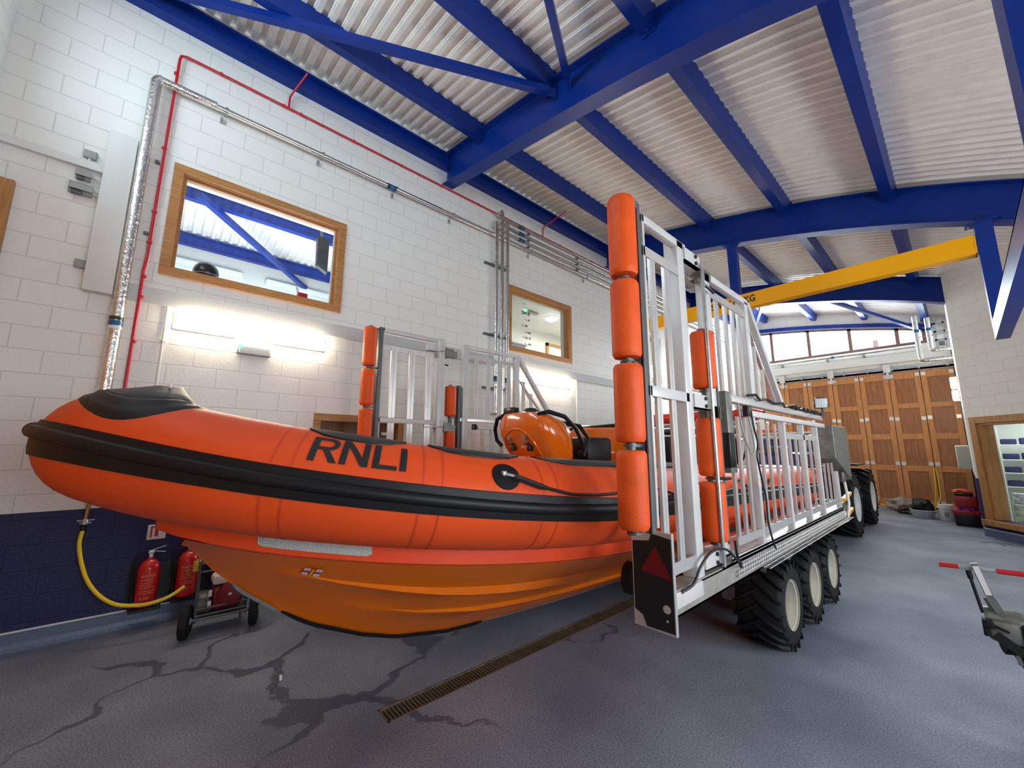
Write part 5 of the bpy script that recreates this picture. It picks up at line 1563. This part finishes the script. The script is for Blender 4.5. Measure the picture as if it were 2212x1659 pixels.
# seats: black cushions and orange pod
m = MB(); m.rbox(CXX + .10, 3.75, 1.50, .34, .40, .5, .05); m.build('seat_pod', Mt['grp'], boat)
m = MB(); m.rbox(CXX + .20, 3.70, 1.76, .30, .46, .32, .05); m.build('seat', Mt['black'], boat)
m = MB(); m.prism([(CXX - .48, 4.15, 1.40), (CXX + .42, 4.15, 1.40), (CXX + .42, 4.15, 2.0), (CXX + .38, 4.15, 2.05), (CXX - .42, 4.15, 2.07), (CXX - .48, 4.15, 2.0)], (0, .85, .02)); m.build('helm_pod', Mt['grp'], boat, bevel=.03)
m = MB(); m.tube([(CXX - .5, 4.2, 2.05), (CXX + .42, 4.2, 2.085), (CXX + .43, 4.9, 2.10)], .022, 8); m.build('pod_rail', Mt['black'], boat)
m = MB(); m.rbox(CXX + .30, 5.15, 1.78, .46, .44, .34, .04); m.build('seat', Mt['black'], boat)
m = MB(); m.rbox(CXX + .30, 5.70, 1.80, .46, .44, .34, .04); m.build('seat', Mt['black'], boat)
# stern frame with red righting bag and outboards
m = MB()
for dx in (-.85, .85):
    m.tube([(BX + dx, 6.2, 1.3), (BX + dx, 6.6, 1.9), (BX + dx, 6.95, 2.22), (BX + dx, 7.35, 2.22), (BX + dx, 7.5, 1.3)], .025, 10)
    m.tube([(BX + dx, 6.6, 1.9), (BX + dx, 7.45, 1.7)], .02, 8); m.tube([(BX + dx, 6.3, 1.45), (BX + dx, 7.4, 2.1)], .02, 8)
m.tube([(BX - .85, 6.95, 2.22), (BX + .85, 6.95, 2.22)], .025, 10); m.tube([(BX - .85, 7.35, 2.22), (BX + .85, 7.35, 2.22)], .025, 10); m.tube([(BX - .85, 6.7, 1.98), (BX + .85, 6.7, 1.98)], .02, 10)
m.build('stern_frame', Mt['white'], boat)
m = MB(); rows = []
for i in range(25):
    x = BX - 1.0 + 2.0 * i / 24; r_ = .125 * (1 + .06 * math.sin(i * 2.3)) * (min(1, .5 + min(i, 24 - i) * .25))
    rows.append([(x, 7.15 + r_ * 1.6 * math.cos(2 * PI * k / 16), 2.34 + r_ * .8 * math.sin(2 * PI * k / 16)) for k in range(17)])
m.grid(rows, smooth=True); m.build('righting_bag', Mt['redcloth'], boat)
m = MB(); m.rbox(BX + .1, 6.75, 2.08, 1.2, .25, .10, .03); m.build('stern_locker', Mt['blackgloss'], boat)
for dx in (-.38, .38):
    m = MB(); rows = []
    for z, hx, hy, cy in ((1.25, .12, .15, 7.75), (1.45, .14, .22, 7.72), (1.60, .19, .30, 7.72), (1.80, .20, .32, 7.72), (1.92, .18, .28, 7.73), (1.98, .10, .18, 7.74), (2.0, .01, .02, 7.74)):
        rows.append(rounded(BX + dx, cy, z, hx, hy, 20, 3))
    m.grid(rows, smooth=True); ob = m.build('outboard_engine', Mt['blackgloss'], boat)
    m = MB(); m.box(BX + dx - .205, BX + dx + .205, 7.6, 7.85, 1.70, 1.76); m.build('cowl_stripe', Mt['rimw'], ob)
    m = MB(); m.rbox(BX + dx, 7.78, .85, .10, .18, .85, .03); m.rbox(BX + dx, 7.8, .55, .05, .35, .25, .02); m.build('outboard_leg', Mt['darkst'], ob)
# ------------------------------------------------------------------ LAUNCH TRACTOR
tr = thing('launch_tractor', 'navy and orange launch tractor with big black tyres on white wheels', 'tractor', (-3.0, 12, 0))
for s, cx in ((1, -1.60), (-1, -4.4)):
    for y in (11.15, 13.35):
        wheel_parts(cx, y, .66, .50, s, .34, lug=18, parent=tr, rimmat='rimw', hubd=.18, ld=.045)
m = MB(); m.rbox(-3.0, 12.3, .78, 1.7, 3.6, .55, .08); m.box(-3.5, -2.5, 8.6, 10.6, .80, .95); m.build('chassis', Mt['cabin'], tr)
m = MB(); m.rbox(-3.0, 11.4, 1.35, 1.3, 1.6, .75, .12); m.build('engine_cover', Mt['cabin'], tr)
m = MB(); m.rbox(-3.0, 13.1, 1.55, 1.5, 1.5, 1.15, .10); m.build('cab', Mt['cabin'], tr)
m = MB()
for x in (-3.7, -2.3):
    m.tube([(x, 10.6, 1.2), (x, 10.7, 2.05), (x, 12.3, 2.2), (x, 13.9, 2.15), (x, 13.95, 1.2)], .03, 8)
    m.tube([(x, 10.7, 2.0), (x, 12.0, 1.3)], .025, 8)
m.tube([(-3.7, 10.7, 2.05), (-2.3, 10.7, 2.05)], .03, 8); m.tube([(-3.7, 12.3, 2.2), (-2.3, 12.3, 2.2)], .03, 8); m.build('roll_frame', Mt['white'], tr)
m = MB(); m.rbox(-3.0, 10.7, 1.6, .9, .08, .5, .03); m.build('radiator_grille', Mt['blackgloss'], tr)
m = MB(); m.rbox(-2.25, 10.5, 1.25, .35, .3, .3, .05); m.rbox(-3.5, 12.6, 2.26, .5, .6, .12, .03); m.build('orange_locker', Mt['fender'], tr)
m = MB(); m.box(-2.30, -1.75, 10.6, 11.7, 1.40, 1.44); m.box(-2.30, -1.75, 12.8, 13.9, 1.40, 1.44); m.build('mudguard', Mt['blackgloss'], tr)
m = MB(); m.tube([(-1.95, 10.3, 1.5), (-1.6, 10.25, 1.35), (-1.55, 10.4, .9)], .02, 8); m.tube([(-2.0, 10.2, 1.7), (-1.7, 10.35, 1.45), (-1.5, 10.55, 1.05)], .012, 6); m.build('hoses', Mt['cable'], tr)

# ------------------------------------------------------------------ FIRE EXTINGUISHERS, HOSE, SIGN, PUMP CART
def extinguisher(y, z0, label):
    t = thing('fire_extinguisher', label, 'fire extinguisher', (XL + .12, y, z0), 'red fire extinguishers on the blue wall')
    x = XL + .125; r = .088
    m = MB(); m.lathe([(.06, 0), (r - .006, .006), (r, .02), (r, .36), (r - .008, .395), (.055, .43), (.028, .445), (.026, .462)], (x, y, z0), n=26); m.build('cylinder', Mt['extred'], t)
    m = MB(); m.cyl((x, y, z0 + .46), (x, y, z0 + .50), .018, 12); m.rbox(x, y, z0 + .515, .03, .05, .03, .006); m.cyl((x + .02, y, z0 + .49), (x + .035, y, z0 + .49), .014, 10); m.bar((x, y, z0 + .525), (x, y + .11, z0 + .50), .02, .006); m.bar((x, y, z0 + .53), (x, y + .11, z0 + .56), .02, .006)
    m.build('valve', Mt['alu'], t)
    m = MB(); m.tube([(x, y - .02, z0 + .50), (x, y - .09, z0 + .48), (x, y - .125, z0 + .38), (x, y - .11, z0 + .2), (x, y - .105, z0 + .04)], .012, 8); m.lathe([(.012, 0), (.014, .05), (.022, .13)], (x, y - .105, z0 + .10), (0, 0, -1), n=10); m.build('discharge_hose', Mt['blackgloss'], t)
    m = MB()
    def cp(u, zz, o=.0015): a = u / r; return (x + (r + o) * math.cos(a), y + (r + o) * math.sin(a), z0 + zz)
    # printed label: heading and rows of small text as thin raised bars of lettering
    lab = MB()
    for (body, sz, u0, zz) in (('WATER', .036, -.062, .285), ('TO REMOVE', .018, -.058, .255), ('PULL PIN OUT', .016, -.058, .228), ('AIM AT BASE', .016, -.058, .205), ('SQUEEZE LEVER', .016, -.058, .182), ('DO NOT USE ON', .015, -.058, .150), ('LIVE ELECTRICAL', .015, -.058, .130), ('A', .040, -.05, .075), ('////', .040, -.02, .075)):
        vs, fs = text_mesh(body, sz)
        lab.add([cp(u0 + v.x + .01 * 0, zz + v.y) for v in vs], fs)
    lab.build('printed_label', mat('gold_label_print_%d' % int(y * 100), (.78, .42, .25), .5), t, fix=False)
    return t


e1 = extinguisher(.095, .215, 'red fire extinguisher hung left of the other, nearer the yellow hose')
e2 = extinguisher(.405, .245, 'red fire extinguisher with a yellow tag, right of the other and half behind the hull')
m = MB(); m.rbox(XL + .215, .47, .54, .008, .05, .11, .003); m.rbox(XL + .214, .48, .60, .008, .03, .02, .003); m.build('yellow_tag', Mt['hose'], e2)
m = MB(); m.box(XL, XL + .23, -.02, .22, .185, .213); m.box(XL, XL + .02, -.06, .62, .19, .60); m.box(XL, XL + .23, .29, .53, .215, .243)
tag(m.build('extinguisher_stand', Mt['blackgloss']), 'black bracket holding the two fire extinguishers', 'bracket')
t = thing('garden_tap', 'brass wall tap with a copper drop pipe at the edge of the blue dado', 'tap', (XL + .05, -.42, 1.1))
m = MB(); m.cyl((XL + .05, -.41, 1.34), (XL + .05, -.425, 1.10), .017, 10); m.build('drop_pipe', Mt['brass'], t)
m = MB(); m.lathe([(.016, 0), (.026, .01), (.026, .05), (.018, .06)], (XL + .05, -.425, 1.04), n=12); m.cyl((XL + .05, -.48, 1.085), (XL + .05, -.36, 1.085), .009, 8); m.cyl((XL + .05, -.46, 1.06), (XL + .05, -.38, 1.06), .01, 8); m.build('valve', Mt['galv'], t)
m = MB(); m.cyl((XL + .05, -.428, 1.035), (XL + .05, -.43, .985), .022, 12); m.build('collar', Mt['blackgloss'], t)
HX = XL + .07
hp = [(HX, -.43, .99), (HX + .02, -.435, .88), (HX + .06, -.40, .72), (HX + .14, -.33, .55), (HX + .22, -.23, .42), (HX + .28, -.11, .335), (HX + .32, .03, .305), (HX + .34, .14, .305), (HX + .34, .24, .325), (HX + .33, .32, .36), (HX + .31, .38, .40)]
def smooth(pts, n=6):
    P = [Vector(p) for p in pts]; out = []
    for i in range(len(P) - 1):
        p0 = P[max(i - 1, 0)]; p1 = P[i]; p2 = P[i + 1]; p3 = P[min(i + 2, len(P) - 1)]
        for k in range(n):
            t = k / n; out.append(.5 * ((2 * p1) + (p2 - p0) * t + (2 * p0 - 5 * p1 + 4 * p2 - p3) * t * t + (3 * p1 - p0 - 3 * p2 + p3) * t ** 3))
    out.append(P[-1]); return out
m = MB(); m.tube(smooth(hp), .0165, 10); tag(m.build('yellow_hose', Mt['hose']), 'yellow hose hanging in a loop from the wall tap', 'hose')
t = thing('warning_sign', 'small white sign with red marks above the fire extinguishers', 'sign', (XL + .02, .12, .88))
m = MB(); m.box(XL + .0, XL + .012, .04, .19, .83, .98, .004); m.build('plate', Mt['rimw'], t)
m = MB(); m.box(XL + .012, XL + .014, .065, .165, .95, .965); m.box(XL + .012, XL + .014, .10, .13, .86, .955); m.box(XL + .012, XL + .014, .065, .08, .85, .955); m.build('marks', Mt['redpl'], t)

# pump cart behind the hull
pc = thing('pump_cart', 'two wheeled cart carrying a dark red petrol pump, behind the forefoot of the boat', 'cart', (-5.1, .65, 0))
# wheels at (-5.12,.40) and (-5.07,.93)
for (x, y) in ((-5.10, .40), (-5.06, .95)):
    m = MB(); m.lathe([(.06, -.035), (.12, -.04), (.148, -.028), (.15, 0), (.148, .028), (.12, .04), (.06, .035)], (x, y, .15), (.25, 1, 0), n=26); w_ = m.build('wheel', Mt['tyre'], pc)
    m = MB(); m.lathe([(.062, -.02), (.05, .02), (.02, .045), (.001, .05)], (x, y, .15), (.25, 1, 0), n=18); m.build('hub', Mt['plast'], w_)
m = MB()
m.tube([(-5.10, .40, .15), (-5.06, .95, .15)], .012, 8)
m.tube([(-5.20, .47, .10), (-5.12, .47, .12), (-5.10, .46, .68), (-5.22, .46, .72)], .014, 8); m.tube([(-5.16, .88, .12), (-5.10, .88, .66), (-5.22, .88, .70)], .014, 8)
for z in (.18, .24): m.tube([(-5.10, .46, z), (-5.10, .88, z)], .010, 8)
for z in (.58, .66): m.tube([(-5.10, .46, z), (-5.10, .88, z)], .010, 8)
m.tube([(-5.35, .47, .10), (-5.12, .47, .12)], .012, 8); m.tube([(-5.35, .88, .10), (-5.12, .88, .12)], .012, 8); m.box(-5.36, -5.1, .46, .90, .135, .15)
m.tube([(-5.35, .47, .10), (-5.35, .47, .0)], .012, 8); m.tube([(-5.35, .88, .10), (-5.35, .88, .0)], .012, 8)
m.build('frame', Mt['darkst'], pc)
m = MB(); m.rbox(-5.24, .72, .30, .22, .26, .24, .05); m.lathe([(.11, 0), (.115, .02), (.10, .05), (.05, .06)], (-5.14, .74, .33), (1, -.2, 0), n=22); pe_ = m.build('engine', mat('dark_red_engine', (.22, .01, .02), .35), pc)
m = MB(); m.box(-5.083, -5.078, .715, .775, .325, .345); m.rbox(-5.13, .57, .36, .02, .03, .06, .005); m.rbox(-5.13, .57, .26, .02, .03, .06, .005); m.build('label_plate', Mt['rimw'], pe_)
m = MB(); m.rbox(-5.22, .70, .47, .20, .24, .09, .03); m.build('fuel_tank', Mt['whiteplast'], pc)
m = MB(); m.rbox(-5.22, .52, .28, .16, .10, .16, .02); m.cyl((-5.14, .52, .30), (-5.08, .50, .30), .03, 12); m.build('pump_body', Mt['greyst'], pc)

# ------------------------------------------------------------------ HAND LIFT TROLLEY AT RIGHT
tl = thing('hand_winch', 'grey hand winch trolley with red gripped T handle at the right edge', 'winch', (.12, 4.1, 0))
def W(px, py, Y=4.0):
    """point at depth Y from a bearing measured on site (x/y, z/y slopes)"""
    return Vector((px * Y, Y, 1.8 + py * Y))
m = MB(); m.tube([(-.195, 4.0, 1.045), (.155, 4.02, 1.055)], .0125, 12); m.build('handle_bar', Mt['plast'], tl)
for pp in ([(-.195, 3.999, 1.045), (-.108, 4.005, 1.048)], [(.055, 4.012, 1.052), (.158, 4.02, 1.055)]): m = MB(); m.tube(pp, .0155, 12); m.build('red_grip', Mt['redpl'], tl)
m = MB(); m.bar((-.038, 3.99, 1.085), (.008, 4.02, .88), .034, .018, up=(0, 1, 0)); m.bar((.008, 4.02, .885), (.045, 4.03, .79), .04, .018, up=(0, 1, 0)); m.bar((.04, 4.03, .80), (.085, 4.04, .52), .022, .02, up=(0, 1, 0)); m.bar((.0, 4.04, .88), (.03, 4.06, .78), .05, .01, up=(0, 1, 0)); m.build('handle_stem', Mt['greyst'], tl)
m = MB(); m.bar((-.034, 3.978, 1.07), (.004, 4.008, .90), .027, .004, up=(0, 1, 0)); lb_ = m.build('instruction_label', Mt['rimw'], tl)
m = MB(); m.tube([(-.068, 4.0, 1.035), (-.062, 4.0, .985)], .013, 10); m.tube([(-.064, 4.0, 1.0), (-.035, 4.0, .79)], .0085, 10); m.build('lever', Mt['blackgloss'], tl)
m = MB(); m.rbox(.05, 4.06, .70, .16, .16, .13, .03); m.lathe([(.065, -.08), (.07, -.06), (.07, .06), (.065, .08)], (.05, 4.08, .745), (1, 0, 0), n=20); m.build('winch_body', Mt['greyst'], tl)
m = MB(); m.rbox(-.02, 4.0, .735, .05, .08, .05, .01); m.rbox(-.03, 4.0, .70, .03, .05, .08, .008); m.rbox(.13, 4.02, .70, .04, .10, .12, .01); m.bar((-.03, 3.98, .745), (.06, 3.97, .71), .008, .012); m.lathe([(.05, -.06), (.05, .06)], (.08, 4.05, .62), (1, .3, .1), n=16)
m.bar((.0, 4.02, .68), (.10, 4.03, .60), .10, .05); m.build('gear_housing', Mt['tyre'], tl)
m = MB(); m.bar((.06, 4.05, .66), (.34, 4.10, .06), .075, .05, up=(0, 1, 0)); m.bar((.10, 4.04, .62), (.40, 4.06, .08), .05, .04, up=(0, 1, 0)); m.box(.25, .75, 3.9, 4.3, .05, .12); m.build('frame', Mt['tyre'], tl)
for y in (3.92, 4.28):
    m = MB(); m.lathe([(.03, -.025), (.055, -.025), (.06, 0), (.055, .025), (.03, .025)], (.35, y, .06), (0, 1, 0), n=18); m.build('castor_wheel', Mt['tyre'], tl)
m = MB(); m.lathe([(.03, -.025), (.055, -.025), (.06, 0), (.055, .025), (.03, .025)], (.70, 4.1, .06), (0, 1, 0), n=18); m.build('castor_wheel', Mt['tyre'], tl)
m = MB(); m.tube([(.15, 4.0, .80), (.19, 4.0, .83)], .015, 10); m.build('red_grip', Mt['redpl'], tl)

# floor litter
m = MB(); m.lathe([(.008, 0), (.010, .004), (.010, .034), (.006, .038)], (-3.75, .93, .0), n=12); tag(m.build('earplug', Mt['whiteplast']), 'tiny white plug standing alone on the floor under the boat bow', 'litter')

# ------------------------------------------------------------------ THINGS BY THE FAR DOORS
def crumple(name, c, sx, sy, sz, mt_, label, cat, seed=0, group=None):
    bm = bmesh.new(); bmesh.ops.create_icosphere(bm, subdivisions=4, radius=1)
    for v in bm.verts:
        n_ = noise.noise(v.co * 1.7 + Vector((seed, 0, 0))) * .35 + noise.noise(v.co * 4.3 + Vector((0, seed, 0))) * .16
        v.co = v.co * (1 + n_); v.co.z = max(v.co.z, -.55)
        v.co = Vector((c[0] + v.co.x * sx, c[1] + v.co.y * sy, c[2] + (v.co.z + .55) * sz))
    vs = [v.co.copy() for v in bm.verts]; fs = [[v.index for v in f.verts] for f in bm.faces]; bm.free()
    m = MB(); m.add(vs, fs, True); o = m.build(name, mt_); tag(o, label, cat, group); return o


crumple('bundled_sack', (-1.40, 16.9, 0), .38, .3, .24, mat('dirty_grey_fleece', (.33, .29, .26), .9, bump=.6, bscale=12, var=.4, vscale=6), 'dirty grey bundled sack on the floor by the far doors', 'sack', 1)
crumple('bin_bag', (-1.22, 16.2, 0), .24, .22, .14, Mt['blackgloss'], 'low shiny black bag in front of the grey sack', 'bag', 5)
t = thing('plastic_tub', 'round grey tub heaped with black cloth, left of the white bucket', 'tub', (-.90, 15.55, 0))
m = MB(); m.lathe([(.19, 0), (.20, .01), (.25, .19), (.27, .20), (.26, .215), (.24, .21), (.23, .19), (.19, .03), (.0, .03)], (-.90, 15.55, 0), n=28, caps=False); m.build('tub', mat('milky_tub', (.42, .42, .46), .4), t)
crumple('cloth_heap', (-.90, 15.55, .20), .21, .2, .20, Mt['black'], 'black cloth heaped in the grey tub', 'cloth', 9)
t = thing('bucket', 'tall white plastic bucket between the tub and the red tool boxes', 'bucket', (-.45, 15.45, 0))
m = MB(); m.lathe([(.115, 0), (.12, .01), (.14, .30), (.155, .31), (.155, .35), (.148, .355), (.148, .40), (.14, .405), (.125, .38), (.11, .03), (0, .03)], (-.46, 15.4, 0), n=28, caps=False); m.build('body', Mt['whiteplast'], t)
m = MB(); m.box(-.50, -.42, 15.255, 15.262, .10, .22); m.build('label', Mt['plast'], t)
t = thing('tool_crate', 'black and dark red crate at the bottom of the stack by the right wall', 'crate', (-.10, 14.85, 0))
m = MB(); m.box(-.32, .10, 14.6, 15.0, 0, .34, .02); m.build('crate', Mt['blackgloss'], t)
m = MB(); m.box(-.33, .11, 14.59, 15.01, .27, .37, .02); m.build('rim', Mt['redpl'], t)
crumple('purple_bag', (-.10, 14.8, .36), .20, .17, .08, mat('purple_nylon', (.28, .02, .30), .5), 'flattened purple bag between the crate and the red tool box', 'bag', 3)
t = thing('tool_box', 'dark red tool box on top of the purple bag by the right wall', 'tool box', (-.10, 14.8, .42))
m = MB(); m.box(-.28, .08, 14.65, 14.95, .44, .70, .02); m.build('body', Mt['redpl'], t)
m = MB(); m.box(-.28, .04, 14.66, 14.94, .70, .78, .03); m.build('lid', Mt['blackgloss'], t)
crumple('jacket', (-.14, 14.8, .775), .15, .12, .05, Mt['fender'], 'orange and blue cloth folded on top of the red tool box', 'cloth', 7)
m = MB()
m.tube(smooth([(-.66, 17.9, 1.25), (-.68, 17.88, .8), (-.72, 17.86, .3), (-.80, 17.84, .05), (-.95, 17.7, .03), (-1.3, 17.6, .025)]), .014, 8); m.tube(smooth([(-.62, 17.9, 1.25), (-.60, 17.88, .8), (-.62, 17.86, .35), (-.72, 17.8, .1), (-.80, 17.75, .03)]), .014, 8)
tag(m.build('yellow_rope', Mt['rope']), 'yellow rope hanging from the far door latch to the floor', 'rope')
# grey metal cabinet base beyond the crate on right wall
